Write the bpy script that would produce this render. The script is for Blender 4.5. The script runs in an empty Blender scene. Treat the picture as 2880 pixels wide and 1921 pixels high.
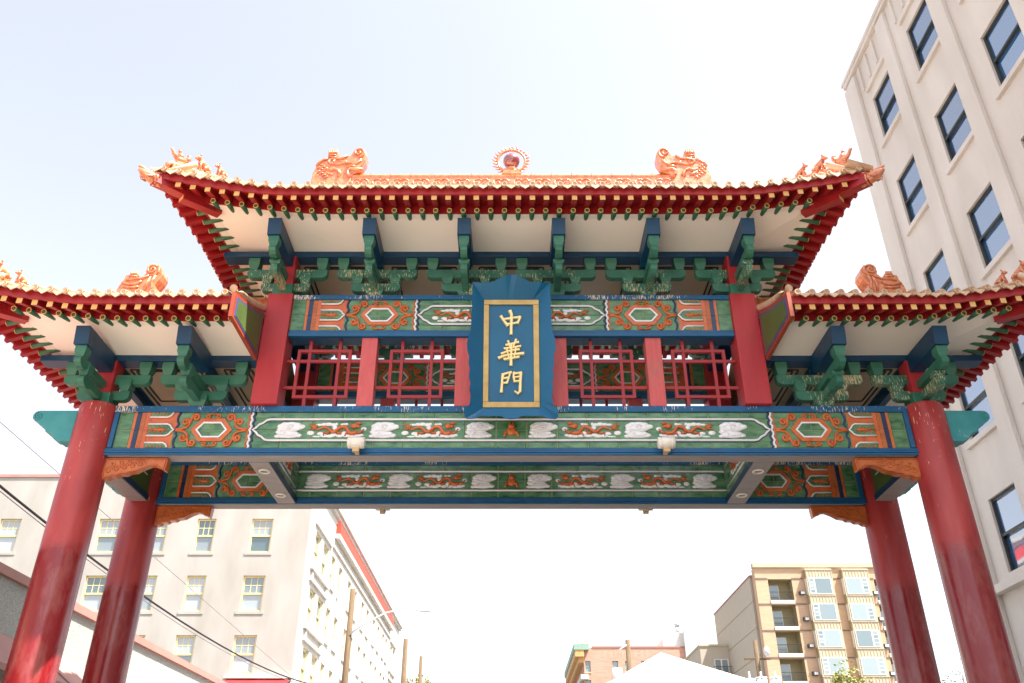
import bpy, bmesh, math, random
from mathutils import Vector, Matrix
random.seed(7)
PI = math.pi
scene = bpy.context.scene

# ------------------------------------------------------------------ camera
cam_data = bpy.data.cameras.new("camera")
cam = bpy.data.objects.new("camera", cam_data)
scene.collection.objects.link(cam)
cam.location = (0.01, -12.0, 1.6)
cam.rotation_euler = (math.radians(90 + 29.86), 0, 0)
cam_data.sensor_width = 36.0
cam_data.lens = 36.0 * 2416 / 2880
cam_data.clip_end = 3000
scene.camera = cam

# ------------------------------------------------------------------ light
SUN = Vector((1.42, -0.85, 3.05)).normalized()
world = bpy.data.worlds.new("World")
scene.world = world
world.use_nodes = True
wn = world.node_tree.nodes
wl = world.node_tree.links
wn.clear()
w_out = wn.new("ShaderNodeOutputWorld")
w_bg = wn.new("ShaderNodeBackground")
w_sky = wn.new("ShaderNodeTexSky")
w_sky.sky_type = 'NISHITA'
w_sky.sun_disc = False
w_sky.sun_elevation = math.asin(SUN.z)
w_sky.sun_rotation = math.atan2(SUN.x, SUN.y)
w_sky.air_density = 1.0
w_sky.dust_density = 2.2
w_sky.ozone_density = 2.5
w_hsv = wn.new("ShaderNodeHueSaturation")
w_hsv.inputs['Saturation'].default_value = 0.32
wl.new(w_sky.outputs[0], w_hsv.inputs['Color'])
wl.new(w_hsv.outputs[0], w_bg.inputs[0])
w_bg.inputs[1].default_value = 0.122
wl.new(w_bg.outputs[0], w_out.inputs[0])

sun_data = bpy.data.lights.new("sun", 'SUN')
sun_data.energy = 5.0
sun_data.angle = math.radians(0.53)
sun_data.color = (1.0, 0.95, 0.87)
sun = bpy.data.objects.new("sun", sun_data)
scene.collection.objects.link(sun)
sun.rotation_euler = (-SUN).to_track_quat('-Z', 'Y').to_euler()
sun.location = (30, -20, 60)

scene.view_settings.view_transform = 'Standard'
scene.view_settings.look = 'None'
scene.view_settings.gamma = 1.0
scene.view_settings.exposure = 1.66
try:
    scene.cycles.max_bounces = 8
    scene.cycles.diffuse_bounces = 5
except Exception:
    pass

# ------------------------------------------------------------------ materials
def C(r, g, b, k=1.0):
    def l(c):
        c /= 255.0
        return (c / 12.92 if c <= 0.04045 else ((c + 0.055) / 1.055) ** 2.4) * k
    return (l(r), l(g), l(b), 1.0)

def mat(name, col, col2=None, scale=6.0, rough=0.5, stretch=(1, 1, 1), bump=0.0, bump_scale=40.0,
        peel=None, peel_amt=0.5, peel_scale=1.0, spec=0.5, metallic=0.0, coat=0.0, detail=4.0, contrast=0.25, rough_var=0.1):
    m = bpy.data.materials.new(name)
    m.use_nodes = True
    nt = m.node_tree
    N, L = nt.nodes, nt.links
    b = N["Principled BSDF"]
    b.inputs['Roughness'].default_value = rough
    b.inputs['Metallic'].default_value = metallic
    b.inputs['Specular IOR Level'].default_value = spec
    b.inputs['Coat Weight'].default_value = coat
    if coat >= 0.5:
        b.inputs['Coat IOR'].default_value = 1.85
        b.inputs['Coat Roughness'].default_value = 0.18
    geo = N.new("ShaderNodeNewGeometry")
    mp = N.new("ShaderNodeMapping")
    mp.inputs['Scale'].default_value = stretch
    L.new(geo.outputs['Position'], mp.inputs['Vector'])
    n1 = N.new("ShaderNodeTexNoise")
    n1.inputs['Scale'].default_value = scale
    n1.inputs['Detail'].default_value = detail
    L.new(mp.outputs[0], n1.inputs['Vector'])
    rp = N.new("ShaderNodeValToRGB")
    rp.color_ramp.elements[0].position = 0.5 - contrast
    rp.color_ramp.elements[1].position = 0.5 + contrast
    rp.color_ramp.elements[0].color = col
    if col2 is None:
        col2 = tuple(min(1.0, c * 1.22 + 0.004) for c in col[:3]) + (1.0,)
    rp.color_ramp.elements[1].color = col2
    L.new(n1.outputs[0], rp.inputs[0])
    out = rp.outputs[0]
    if peel is not None:
        mp2 = N.new("ShaderNodeMapping")
        mp2.inputs['Scale'].default_value = (72 * peel_scale, 72 * peel_scale, 10 * peel_scale)
        L.new(geo.outputs['Position'], mp2.inputs['Vector'])
        n2 = N.new("ShaderNodeTexNoise")
        n2.inputs['Scale'].default_value = 1.0
        n2.inputs['Detail'].default_value = 5.0
        L.new(mp2.outputs[0], n2.inputs['Vector'])
        n3 = N.new("ShaderNodeTexNoise")
        n3.inputs['Scale'].default_value = 1.1
        n3.inputs['Detail'].default_value = 2.0
        L.new(geo.outputs['Position'], n3.inputs['Vector'])
        ma = N.new("ShaderNodeMath"); ma.operation = 'MULTIPLY_ADD'
        L.new(n3.outputs[0], ma.inputs[0]); ma.inputs[1].default_value = 0.9
        L.new(n2.outputs[0], ma.inputs[2])
        r2 = N.new("ShaderNodeValToRGB")
        th = 1.235 - 0.25 * peel_amt
        r2.color_ramp.elements[0].position = th / 1.6
        r2.color_ramp.elements[1].position = (th + 0.025) / 1.6
        sc = N.new('ShaderNodeMath'); sc.operation = 'MULTIPLY'; sc.inputs[1].default_value = 1 / 1.6
        L.new(ma.outputs[0], sc.inputs[0]); L.new(sc.outputs[0], r2.inputs[0])
        mx = N.new("ShaderNodeMix"); mx.data_type = 'RGBA'
        L.new(r2.outputs[0], mx.inputs[0])
        L.new(out, mx.inputs[6])
        mx.inputs[7].default_value = peel
        out = mx.outputs[2]
    L.new(out, b.inputs['Base Color'])
    if rough_var:
        mr = N.new("ShaderNodeMapRange")
        mr.inputs[3].default_value = max(0.02, rough - rough_var)
        mr.inputs[4].default_value = min(1.0, rough + rough_var)
        L.new(n1.outputs[0], mr.inputs[0])
        L.new(mr.outputs[0], b.inputs['Roughness'])
    if bump > 0:
        nb = N.new("ShaderNodeTexNoise")
        nb.inputs['Scale'].default_value = bump_scale
        nb.inputs['Detail'].default_value = 4
        L.new(mp.outputs[0], nb.inputs['Vector'])
        bp = N.new("ShaderNodeBump")
        bp.inputs['Strength'].default_value = bump
        bp.inputs['Distance'].default_value = 0.02
        L.new(nb.outputs[0], bp.inputs['Height'])
        L.new(bp.outputs[0], b.inputs['Normal'])
    return m

PEELC = C(214, 196, 150)
M = {}
M['red'] = mat('red_paint', C(146, 24, 30), C(170, 36, 38), scale=3, rough=0.42, bump=0.05)
M['redwood'] = mat('red_painted_wood', C(196, 80, 82), C(212, 102, 100), scale=2.0, rough=0.6, stretch=(9, 9, 1.2), bump=0.35, bump_scale=6,
                   peel=C(168, 110, 96), peel_amt=0.15)
M['redpillar'] = mat('red_pillar_paint', C(166, 38, 46), C(184, 54, 58), scale=1.6, rough=0.5, bump=0.06, stretch=(3, 3, 0.6))
M['yellow'] = mat('yellow_end_paint', C(232, 190, 120), C(214, 164, 88), scale=9, rough=0.6)
M['green'] = mat('green_paint', C(36, 98, 78), C(66, 126, 102), scale=3, rough=0.45, bump=0.04)
M['greenpeel'] = mat('green_peeling_paint', C(36, 98, 80), C(68, 126, 104), scale=3, rough=0.55, peel=PEELC, peel_amt=0.5, bump=0.15)
M['rafter'] = mat('rafter_green_paint', C(44, 92, 62), C(62, 112, 78), scale=5, rough=0.45)
M['blue'] = mat('blue_paint', C(0, 50, 80), C(6, 66, 100), scale=3, rough=0.45)
M['bluerail'] = mat('blue_rail_paint', C(2, 76, 118), C(12, 92, 138), scale=4, rough=0.4, bump=0.04)
M['bluepeel'] = mat('blue_peeling_paint', C(4, 76, 118), C(16, 92, 138), scale=4, rough=0.55, peel=C(222, 206, 180), peel_amt=0.55, bump=0.12)
M['plaque'] = mat('plaque_blue_paint', C(2, 88, 128), C(12, 100, 140), scale=2, rough=0.4)
M['gold'] = mat('old_gold_paint', C(176, 142, 84), C(206, 176, 112), scale=7, rough=0.4, metallic=0.25)
M['goldleaf'] = mat('gold_leaf', C(236, 208, 140), C(246, 224, 164), scale=9, rough=0.32, metallic=0.35)
M['cream'] = mat('cream_board_paint', C(250, 239, 224), C(252, 243, 230), scale=1.2, rough=0.55)
M['ceil'] = mat('ceiling_board_paint', C(190, 172, 144), C(200, 184, 156), scale=1.2, rough=0.35)
M['black'] = mat('black_line_paint', C(18, 22, 26), scale=4, rough=0.5)
M['grey'] = mat('grey_soffit_paint', C(150, 140, 138), C(170, 160, 156), scale=2.5, rough=0.6, stretch=(1, 3, 1), bump=0.1)
M['tile'] = mat('green_glazed_tile', C(24, 88, 50), C(108, 152, 106), scale=5.0, rough=0.3, stretch=(1, 1, 2.4), detail=7, contrast=0.24, bump=0.08, coat=0.3)
M['otile'] = mat('orange_glazed_relief', C(190, 82, 26), C(214, 112, 48), scale=7, rough=0.3, coat=0.25, bump=0.06)
M['wtile'] = mat('white_glazed_relief', C(222, 220, 222), C(240, 238, 238), scale=8, rough=0.3, coat=0.5, bump=0.1)
M['ntile'] = mat('navy_glazed_relief', C(12, 30, 74), C(26, 52, 92), scale=6, rough=0.3, coat=0.25)
M['grout'] = mat('tile_grout', C(112, 136, 104), scale=9, rough=0.9)
M['ceram'] = mat('orange_glazed_ceramic', C(184, 84, 34), C(224, 150, 100), scale=12, rough=0.28, coat=0.6, bump=0.22, bump_scale=38)
M['carved'] = mat('carved_orange_wood', C(176, 84, 30), C(200, 108, 48), scale=6, rough=0.35, coat=0.2)
M['rooftile'] = mat('ochre_glazed_roof_tile', C(198, 156, 122), C(224, 198, 170), scale=8, rough=0.5, coat=0.1, detail=6)
M['cyan'] = mat('turquoise_paint', C(40, 134, 140), C(70, 156, 158), scale=3, rough=0.45, peel=C(206, 196, 170), peel_amt=0.2)
M['pearl'] = mat('dark_red_glass_ball', C(120, 20, 24), scale=2, rough=0.06, spec=0.9, coat=1.0, rough_var=0)
M['lampw'] = mat('cream_lamp_housing', C(232, 222, 206), C(240, 232, 220), scale=3, rough=0.35)
M['lampb'] = mat('rusty_lamp_bracket', C(196, 160, 112), C(214, 184, 140), scale=14, rough=0.7)
M['board'] = mat('olive_green_board_paint', C(74, 96, 44), C(86, 108, 54), scale=3, rough=0.5, peel=C(190, 180, 130), peel_amt=0.12)
M['boardred'] = mat('brick_red_trim_paint', C(150, 62, 36), C(166, 74, 44), scale=4, rough=0.5)
M['boardblue'] = mat('violet_blue_line_paint', C(62, 76, 140), scale=4, rough=0.5)

def column_mat():
    m = bpy.data.materials.new('column_red_paint')
    m.use_nodes = True
    N, L = m.node_tree.nodes, m.node_tree.links
    b = N["Principled BSDF"]
    geo = N.new("ShaderNodeNewGeometry")
    sep = N.new("ShaderNodeSeparateXYZ")
    L.new(geo.outputs['Position'], sep.inputs[0])
    nz = N.new("ShaderNodeTexNoise"); nz.inputs['Scale'].default_value = 9; nz.inputs['Detail'].default_value = 4
    L.new(geo.outputs['Position'], nz.inputs['Vector'])
    ad = N.new("ShaderNodeMath"); ad.operation = 'MULTIPLY_ADD'
    L.new(nz.outputs[0], ad.inputs[0]); ad.inputs[1].default_value = 0.30
    L.new(sep.outputs['Z'], ad.inputs[2])
    st = N.new("ShaderNodeMapRange")
    st.inputs[1].default_value = 5.12; st.inputs[2].default_value = 5.36
    L.new(ad.outputs[0], st.inputs[0])
    # faded upper coat
    mpp = N.new("ShaderNodeMapping"); mpp.inputs['Scale'].default_value = (3, 3, 0.7)
    L.new(geo.outputs['Position'], mpp.inputs['Vector'])
    n1 = N.new("ShaderNodeTexNoise"); n1.inputs['Scale'].default_value = 1.6; n1.inputs['Detail'].default_value = 5
    L.new(mpp.outputs[0], n1.inputs['Vector'])
    r1 = N.new("ShaderNodeValToRGB")
    r1.color_ramp.elements[0].color = C(150, 34, 38); r1.color_ramp.elements[0].position = 0.3
    r1.color_ramp.elements[1].color = C(182, 66, 62); r1.color_ramp.elements[1].position = 0.7
    L.new(n1.outputs[0], r1.inputs[0])
    # glossy lower coat with chalky stains
    mp3 = N.new("ShaderNodeMapping"); mp3.inputs['Scale'].default_value = (5, 5, 1.6)
    L.new(geo.outputs['Position'], mp3.inputs['Vector'])
    n3 = N.new("ShaderNodeTexNoise"); n3.inputs['Scale'].default_value = 1.0; n3.inputs['Detail'].default_value = 8
    n3.inputs['Roughness'].default_value = 0.65
    L.new(mp3.outputs[0], n3.inputs['Vector'])
    r3 = N.new("ShaderNodeValToRGB")
    r3.color_ramp.elements[0].color = C(134, 22, 28); r3.color_ramp.elements[0].position = 0.46
    r3.color_ramp.elements[1].color = C(150, 74, 70); r3.color_ramp.elements[1].position = 0.66
    L.new(n3.outputs[0], r3.inputs[0])
    mx = N.new("ShaderNodeMix"); mx.data_type = 'RGBA'
    L.new(st.outputs[0], mx.inputs[0]); L.new(r3.outputs[0], mx.inputs[6]); L.new(r1.outputs[0], mx.inputs[7])
    # chipped streaks near the top
    mp4 = N.new("ShaderNodeMapping"); mp4.inputs['Scale'].default_value = (58, 58, 7)
    L.new(geo.outputs['Position'], mp4.inputs['Vector'])
    n4 = N.new("ShaderNodeTexNoise"); n4.inputs['Scale'].default_value = 1.0; n4.inputs['Detail'].default_value = 4
    L.new(mp4.outputs[0], n4.inputs['Vector'])
    hz = N.new("ShaderNodeMapRange"); hz.inputs[1].default_value = 5.3; hz.inputs[2].default_value = 7.35
    hz.inputs[3].default_value = -0.10; hz.inputs[4].default_value = 0.03
    L.new(sep.outputs['Z'], hz.inputs[0])
    a4 = N.new("ShaderNodeMath"); a4.operation = 'ADD'
    L.new(n4.outputs[0], a4.inputs[0]); L.new(hz.outputs[0], a4.inputs[1])
    r4 = N.new("ShaderNodeValToRGB")
    r4.color_ramp.elements[0].position = 0.665; r4.color_ramp.elements[1].position = 0.685
    L.new(a4.outputs[0], r4.inputs[0])
    mx2 = N.new("ShaderNodeMix"); mx2.data_type = 'RGBA'
    L.new(r4.outputs[0], mx2.inputs[0]); L.new(mx.outputs[2], mx2.inputs[6]); mx2.inputs[7].default_value = C(226, 190, 160)
    L.new(mx2.outputs[2], b.inputs['Base Color'])
    rr = N.new("ShaderNodeMapRange"); rr.inputs[3].default_value = 0.22; rr.inputs[4].default_value = 0.45
    L.new(st.outputs[0], rr.inputs[0])
    L.new(rr.outputs[0], b.inputs['Roughness'])
    b.inputs['Specular IOR Level'].default_value = 0.6
    return m
M['column'] = column_mat()

def stucco(name, c1, c2, scale=0.5, bump=0.25, bs=60):
    return mat(name, c1, c2, scale=scale, rough=0.85, bump=bump, bump_scale=bs, rough_var=0.05, detail=9, contrast=0.2, stretch=(1.6, 1.6, 0.55))
M['st_left'] = stucco('pale_beige_stucco', C(156, 151, 143), C(172, 168, 162))
M['st_right'] = stucco('cream_stucco', C(198, 190, 181), C(215, 208, 200), bump=0.5, bs=25)
M['trim'] = mat('white_trim_paint', C(178, 173, 166), scale=1, rough=0.7)
M['trimtan'] = mat('tan_trim_paint', C(196, 170, 132), scale=1, rough=0.7)
M['winframe'] = mat('pale_yellow_window_paint', C(226, 206, 140), C(232, 214, 156), scale=3, rough=0.6)
M['winblack'] = mat('dark_green_window_metal', C(30, 36, 32), scale=3, rough=0.45)
M['winwhite'] = mat('white_window_vinyl', C(206, 204, 200), scale=3, rough=0.5)
M['redband'] = mat('red_band_paint', C(196, 62, 40), scale=1, rough=0.6)
M['brickp'] = mat('orange_brick_face', C(184, 148, 120), C(198, 166, 136), scale=1.2, rough=0.85, stretch=(1, 1, 9), detail=8)
M['brickr'] = mat('salmon_brick_face', C(180, 128, 108), C(198, 156, 138), scale=0.7, rough=0.9, stretch=(1, 1, 7), detail=8)
M['band'] = mat('grey_band_course', C(110, 98, 88), scale=1, rough=0.8)
M['siding'] = mat('tan_siding', C(172, 160, 144), C(180, 168, 152), scale=1, rough=0.8)
M['sidingo'] = mat('olive_siding', C(146, 132, 98), C(156, 142, 108), scale=1, rough=0.8)
M['bayp'] = mat('cream_bay_panel', C(176, 162, 136), C(184, 172, 148), scale=1, rough=0.7)
M['concrete'] = mat('pale_concrete', C(190, 184, 176), C(204, 198, 190), scale=1.5, rough=0.85, bump=0.2)
M['rail'] = mat('black_rail_metal', C(28, 34, 34), scale=2, rough=0.5)
M['wood'] = mat('weathered_pole_wood', C(78, 60, 42), C(112, 92, 68), scale=3, rough=0.9, stretch=(6, 6, 0.6), bump=0.5, bump_scale=8)
M['metalg'] = mat('pale_grey_metal', C(196, 198, 200), scale=3, rough=0.4, metallic=0.2)
M['cable'] = mat('black_cable_sheath', C(24, 22, 26), scale=3, rough=0.6)
M['cablep'] = mat('grey_cable_sheath', C(120, 116, 118), scale=3, rough=0.6)
M['tent'] = mat('white_tent_fabric', C(238, 240, 240), C(244, 245, 245), scale=0.6, rough=0.6)
M['copper'] = mat('green_copper_cornice', C(120, 150, 134), C(140, 168, 150), scale=3, rough=0.7)
M['ochre'] = mat('ochre_cornice_paint', C(186, 140, 84), C(204, 162, 108), scale=2, rough=0.7)
M['pebble'] = mat('pebbledash_wall', C(132, 138, 130), C(186, 188, 182), scale=70, rough=0.95, bump=0.7, bump_scale=30, detail=2, contrast=0.14)
M['coping'] = mat('dull_red_coping', C(164, 118, 108), C(178, 132, 120), scale=1, rough=0.7)
M['awnred'] = mat('red_awning_metal', C(170, 36, 40), scale=2, rough=0.5)
M['awnpink'] = mat('faded_red_canopy', C(164, 120, 112), C(178, 134, 124), scale=1.5, rough=0.75)
M['slab'] = mat('bounce_slab_concrete', C(152, 145, 134), C(166, 159, 148), scale=1.5, rough=0.9, bump=0.2, detail=8)  # pale tone chosen to throw light up under the front eaves
M['asphalt'] = mat('asphalt', C(74, 72, 69), C(92, 90, 86), scale=2.2, rough=0.9, bump=0.4, detail=8)
M['walk'] = mat('sidewalk_concrete', C(170, 165, 156), C(188, 183, 174), scale=1.2, rough=0.9, bump=0.2, detail=8)
M['bark'] = mat('tree_bark', C(86, 70, 54), scale=5, rough=0.95, bump=0.5)
M['leafy'] = mat('yellow_green_leaf', C(128, 132, 62), C(164, 160, 90), scale=3, rough=0.6)
M['leaf'] = mat('green_leaf', C(96, 112, 62), C(126, 138, 80), scale=3, rough=0.6)
M['chimney'] = mat('white_painted_brick', C(206, 202, 198), C(224, 220, 216), scale=2, rough=0.85, stretch=(1, 1, 6))

def glass(name, col, rough=0.03, spec=1.0, vary=None, ior=1.7):
    m = bpy.data.materials.new(name)
    m.use_nodes = True
    N, L = m.node_tree.nodes, m.node_tree.links
    b = N["Principled BSDF"]
    b.inputs['Roughness'].default_value = rough
    b.inputs['Specular IOR Level'].default_value = spec
    b.inputs['IOR'].default_value = ior
    if vary:
        oi = N.new("ShaderNodeObjectInfo")
        rp = N.new("ShaderNodeValToRGB")
        rp.color_ramp.elements[0].color = col
        rp.color_ramp.elements[1].color = vary
        L.new(oi.outputs['Random'], rp.inputs[0])
        L.new(rp.outputs[0], b.inputs['Base Color'])
    else:
        b.inputs['Base Color'].default_value = col
    # old glass is never quite flat
    n = N.new("ShaderNodeTexNoise"); n.inputs['Scale'].default_value = 0.9
    bp = N.new("ShaderNodeBump"); bp.inputs['Strength'].default_value = 0.05; bp.inputs['Distance'].default_value = 0.05
    geo = N.new("ShaderNodeNewGeometry"); L.new(geo.outputs['Position'], n.inputs['Vector'])
    L.new(n.outputs[0], bp.inputs['Height']); L.new(bp.outputs[0], b.inputs['Normal'])
    return m
M['glass'] = glass('sky_tinted_glass', C(12, 58, 108), vary=C(36, 96, 150), ior=2.6)  # blue in the base colour stands in for reflected sky
M['glassv'] = glass('curtained_glass', C(58, 84, 88), vary=C(168, 174, 178))
M['glassb'] = glass('pale_teal_glass', C(84, 104, 108), vary=C(140, 154, 156))
M['blind'] = mat('white_roller_blind', C(206, 204, 208), scale=3, rough=0.8)

# ------------------------------------------------------------------ mesh helpers
class MB:
    def __init__(s):
        s.v = []; s.f = []; s.m = []; s.sm = []; s.cur = 0
    def add(s, vs, fs, smooth=False, mi=None):
        o = len(s.v)
        s.v += [tuple(p) for p in vs]
        for f in fs:
            s.f.append([i + o for i in f]); s.m.append(s.cur if mi is None else mi); s.sm.append(smooth)
        return s
    def box(s, x0, x1, y0, y1, z0, z1, mi=None):
        return s.add([(x0, y0, z0), (x1, y0, z0), (x1, y1, z0), (x0, y1, z0), (x0, y0, z1), (x1, y0, z1), (x1, y1, z1), (x0, y1, z1)],
                     [(0, 3, 2, 1), (4, 5, 6, 7), (0, 1, 5, 4), (1, 2, 6, 5), (2, 3, 7, 6), (3, 0, 4, 7)], mi=mi)
    def hexa(s, p, mi=None):           # eight corners, bottom four then top four
        return s.add(p, [(0, 3, 2, 1), (4, 5, 6, 7), (0, 1, 5, 4), (1, 2, 6, 5), (2, 3, 7, 6), (3, 0, 4, 7)], mi=mi)
    def prism(s, pts, a, b, axis='y', mi=None, smooth=False):
        n = len(pts)
        def P(p, t):
            if axis == 'y': return (p[0], t, p[1])
            if axis == 'x': return (t, p[0], p[1])
            return (p[0], p[1], t)
        vs = [P(p, a) for p in pts] + [P(p, b) for p in pts]
        fs = [list(range(n))[::-1], [n + i for i in range(n)]]
        s.add(vs, fs, mi=mi)
        o = len(s.v) - 2 * n
        for i in range(n):
            j = (i + 1) % n
            s.f.append([o + i, o + j, o + n + j, o + n + i]); s.m.append(s.cur if mi is None else mi); s.sm.append(smooth)
        return s
    def tube(s, path, r, n=6, flat=None, closed=False, mi=None, smooth=True):
        P = [Vector(p) for p in path]
        k = len(P)
        rs = r if isinstance(r, (list, tuple)) else [r] * k
        vs = []
        up0 = None
        for i in range(k):
            if closed:
                t = P[(i + 1) % k] - P[(i - 1) % k]
            else:
                t = P[min(i + 1, k - 1)] - P[max(i - 1, 0)]
            if t.length < 1e-9: t = Vector((1, 0, 0))
            t.normalize()
            ref = Vector((0, 1, 0)) if abs(t.y) < 0.95 else Vector((0, 0, 1))
            if flat == 'z': ref = Vector((0, 0, 1)) if abs(t.z) < 0.95 else Vector((0, 1, 0))
            a = t.cross(ref).normalized()
            bb = a.cross(t).normalized()
            for j in range(n):
                an = 2 * PI * (j + 0.5) / n
                vs.append(P[i] + a * (math.cos(an) * rs[i]) + bb * (math.sin(an) * rs[i]))
        fs = []
        rng = k if closed else k - 1
        for i in range(rng):
            i2 = (i + 1) % k
            for j in range(n):
                j2 = (j + 1) % n
                fs.append((i * n + j, i * n + j2, i2 * n + j2, i2 * n + j))
        if not closed:
            fs.append(list(range(n))[::-1]); fs.append([(k - 1) * n + j for j in range(n)])
        return s.add(vs, fs, smooth=smooth, mi=mi)
    def ell(s, c, r, nu=10, nv=6, mi=None, smooth=True):
        if not isinstance(r, (tuple, list)): r = (r, r, r)
        vs = [(c[0], c[1], c[2] - r[2])]
        for i in range(1, nv):
            ph = -PI / 2 + PI * i / nv
            for j in range(nu):
                th = 2 * PI * j / nu
                vs.append((c[0] + r[0] * math.cos(ph) * math.cos(th), c[1] + r[1] * math.cos(ph) * math.sin(th), c[2] + r[2] * math.sin(ph)))
        vs.append((c[0], c[1], c[2] + r[2]))
        fs = []
        for j in range(nu):
            j2 = (j + 1) % nu
            fs.append((0, 1 + j2, 1 + j))
            for i in range(nv - 2):
                a = 1 + i * nu
                fs.append((a + j, a + j2, a + nu + j2, a + nu + j))
            fs.append((len(vs) - 1, 1 + (nv - 2) * nu + j, 1 + (nv - 2) * nu + j2))
        return s.add(vs, fs, smooth=smooth, mi=mi)
    def cyl(s, p0, p1, r0, r1=None, n=16, mi=None):
        return s.tube([p0, p1], [r0, r0 if r1 is None else r1], n=n, mi=mi)
    def grid(s, rows, mi=None, smooth=False):
        n = len(rows[0]); vs = [p for r in rows for p in r]; fs = []
        for i in range(len(rows) - 1):
            for j in range(n - 1):
                fs.append((i * n + j, i * n + j + 1, (i + 1) * n + j + 1, (i + 1) * n + j))
        return s.add(vs, fs, mi=mi, smooth=smooth)
    def mesh(s, name, mats, recalc=True):
        me = bpy.data.meshes.new(name)
        me.from_pydata(s.v, [], s.f)
        if not isinstance(mats, (list, tuple)): mats = [mats]
        for mm in mats: me.materials.append(M[mm] if isinstance(mm, str) else mm)
        for p, mi, sm in zip(me.polygons, s.m, s.sm):
            p.material_index = mi; p.use_smooth = sm
        if recalc:
            bm = bmesh.new(); bm.from_mesh(me)
            bmesh.ops.recalc_face_normals(bm, faces=bm.faces)
            bm.to_mesh(me); bm.free()
        me.update()
        return me

COL = scene.collection
WLOC = {}
def link(name, data, parent=None, loc=(0, 0, 0), rot=(0, 0, 0), scale=(1, 1, 1), local=False):
    """loc is a world position unless local=True; parents that take world positions are unrotated."""
    o = bpy.data.objects.new(name, data)
    COL.objects.link(o)
    l = Vector(loc)
    if parent is not None:
        o.parent = parent
        if not local:
            l = l - WLOC[parent.name]
    o.location = l
    o.rotation_euler = rot
    o.scale = scale
    WLOC[o.name] = Vector(loc)
    return o
def obj(name, mb, mats, parent=None, **k):
    return link(name, mb.mesh(name, mats), parent, **k)
def thing(name, label, cat, loc, group=None):
    e = link(name, None, None, loc)
    tag(e, label, cat, group)
    return e
def tag(o, label, cat, group=None):
    o['label'] = label; o['category'] = cat
    if group: o['group'] = group
    return o
def struct(o):
    o['kind'] = 'structure'
    return o
def bevel(o, w=0.01, seg=2):
    md = o.modifiers.new('bevel', 'BEVEL'); md.width = w; md.segments = seg; md.limit_method = 'ANGLE'; md.angle_limit = math.radians(40)
    return o

# ================================================================== THE SETTING
mb = MB(); S = 1500
mb.add([(-S, -S, 0), (S, -S, 0), (S, S, 0), (-S, S, 0)], [(0, 1, 2, 3)])
struct(obj('street', mb, 'asphalt'))
mb = MB(); mb.add([(-70, -70, 0.004), (70, -70, 0.004), (70, -3.2, 0.004), (-70, -3.2, 0.004)], [(0, 1, 2, 3)])
struct(obj('bounce_ground', mb, 'slab'))  # unseen pale sheet, added to bounce sunlight onto the front soffits
for sx in (-1, 1):
    xa, xb = (8.6, 12.38) if sx > 0 else (-11.58, -7.7)
    mb = MB(); mb.box(xa, xb, -3.0, 260, -0.2, 0.14)
    w = struct(obj('sidewalk', mb, 'walk'))
    mb = MB()
    if sx > 0: mb.box(8.42, 8.597, -3.0, 260, -0.2, 0.15)
    else: mb.box(-7.697, -7.52, -3.0, 260, -0.2, 0.15)
    struct(obj('kerb', mb, 'concrete'))

# ================================================================== THE GATE
GB = Vector((0, 1.1, 0))
gate = thing('ceremonial_gate', 'red, green and blue ceremonial gate with glazed tile roofs spanning the street', 'gate', GB)

CX = 6.325; CYR = 2.2; YC = 1.1
# columns ------------------------------------------------------------------
for cx in (-CX, CX):
    for cy in (0, CYR):
        mb = MB()
        n = 40
        prof = [(0.40, 0.0), (0.40, 0.22), (0.36, 0.30), (0.325, 0.36), (0.315, 0.9), (0.312, 5.0), (0.300, 7.26), (0.285, 7.30)]
        rows = []
        for r, z in prof:
            rows.append([(r * math.cos(2 * PI * i / n), r * math.sin(2 * PI * i / n), z) for i in range(n + 1)])
        mb.grid(rows, smooth=True)
        mb.add([rows[-1][i] for i in range(n)], [list(range(n))])
        col = obj('column', mb, 'column', gate, loc=(cx, cy, 0))
        b2 = MB(); b2.cyl((0, 0, 0.001), (0, 0, 0.32), 0.52, 0.46, 32)
        obj('stone_base', b2, 'concrete', col, loc=(cx, cy, 0))
        # green square block that carries the bracket on the column
        b2 = MB(); b2.box(-0.17, 0.17, -0.17, 0.17, 7.301, 7.50)
        bevel(obj('green_block', b2, 'green', col, loc=(cx, cy, 0)), 0.012)
        b2 = MB(); b2.box(-0.14, 0.14, -0.14, 0.14, 7.503, 8.065)
        obj('red_stub', b2, 'redpillar', col, loc=(cx, cy, 0))

# shared relief meshes -------------------------------------------------------
tile_mb = MB()
e = 0.5; c_ = 0.46
tile_mb.add([(-e, 0, -e), (e, 0, -e), (e, 0, e), (-e, 0, e), (-c_, -1, -c_), (c_, -1, -c_), (c_, -1, c_), (-c_, -1, c_)],
            [(4, 5, 6, 7), (0, 1, 5, 4), (1, 2, 6, 5), (2, 3, 7, 6), (3, 0, 4, 7)])
TILE = tile_mb.mesh('tile', 'tile')

def spiral(cx, cz, r0, a0, turns, r1=0.012, n=14, y=0.0):
    pts = []
    for i in range(n + 1):
        t = i / n
        r = r0 + (r1 - r0) * t
        a = a0 + turns * 2 * PI * t
        pts.append((cx + r * math.cos(a), y, cz + r * math.sin(a)))
    return pts

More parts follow.
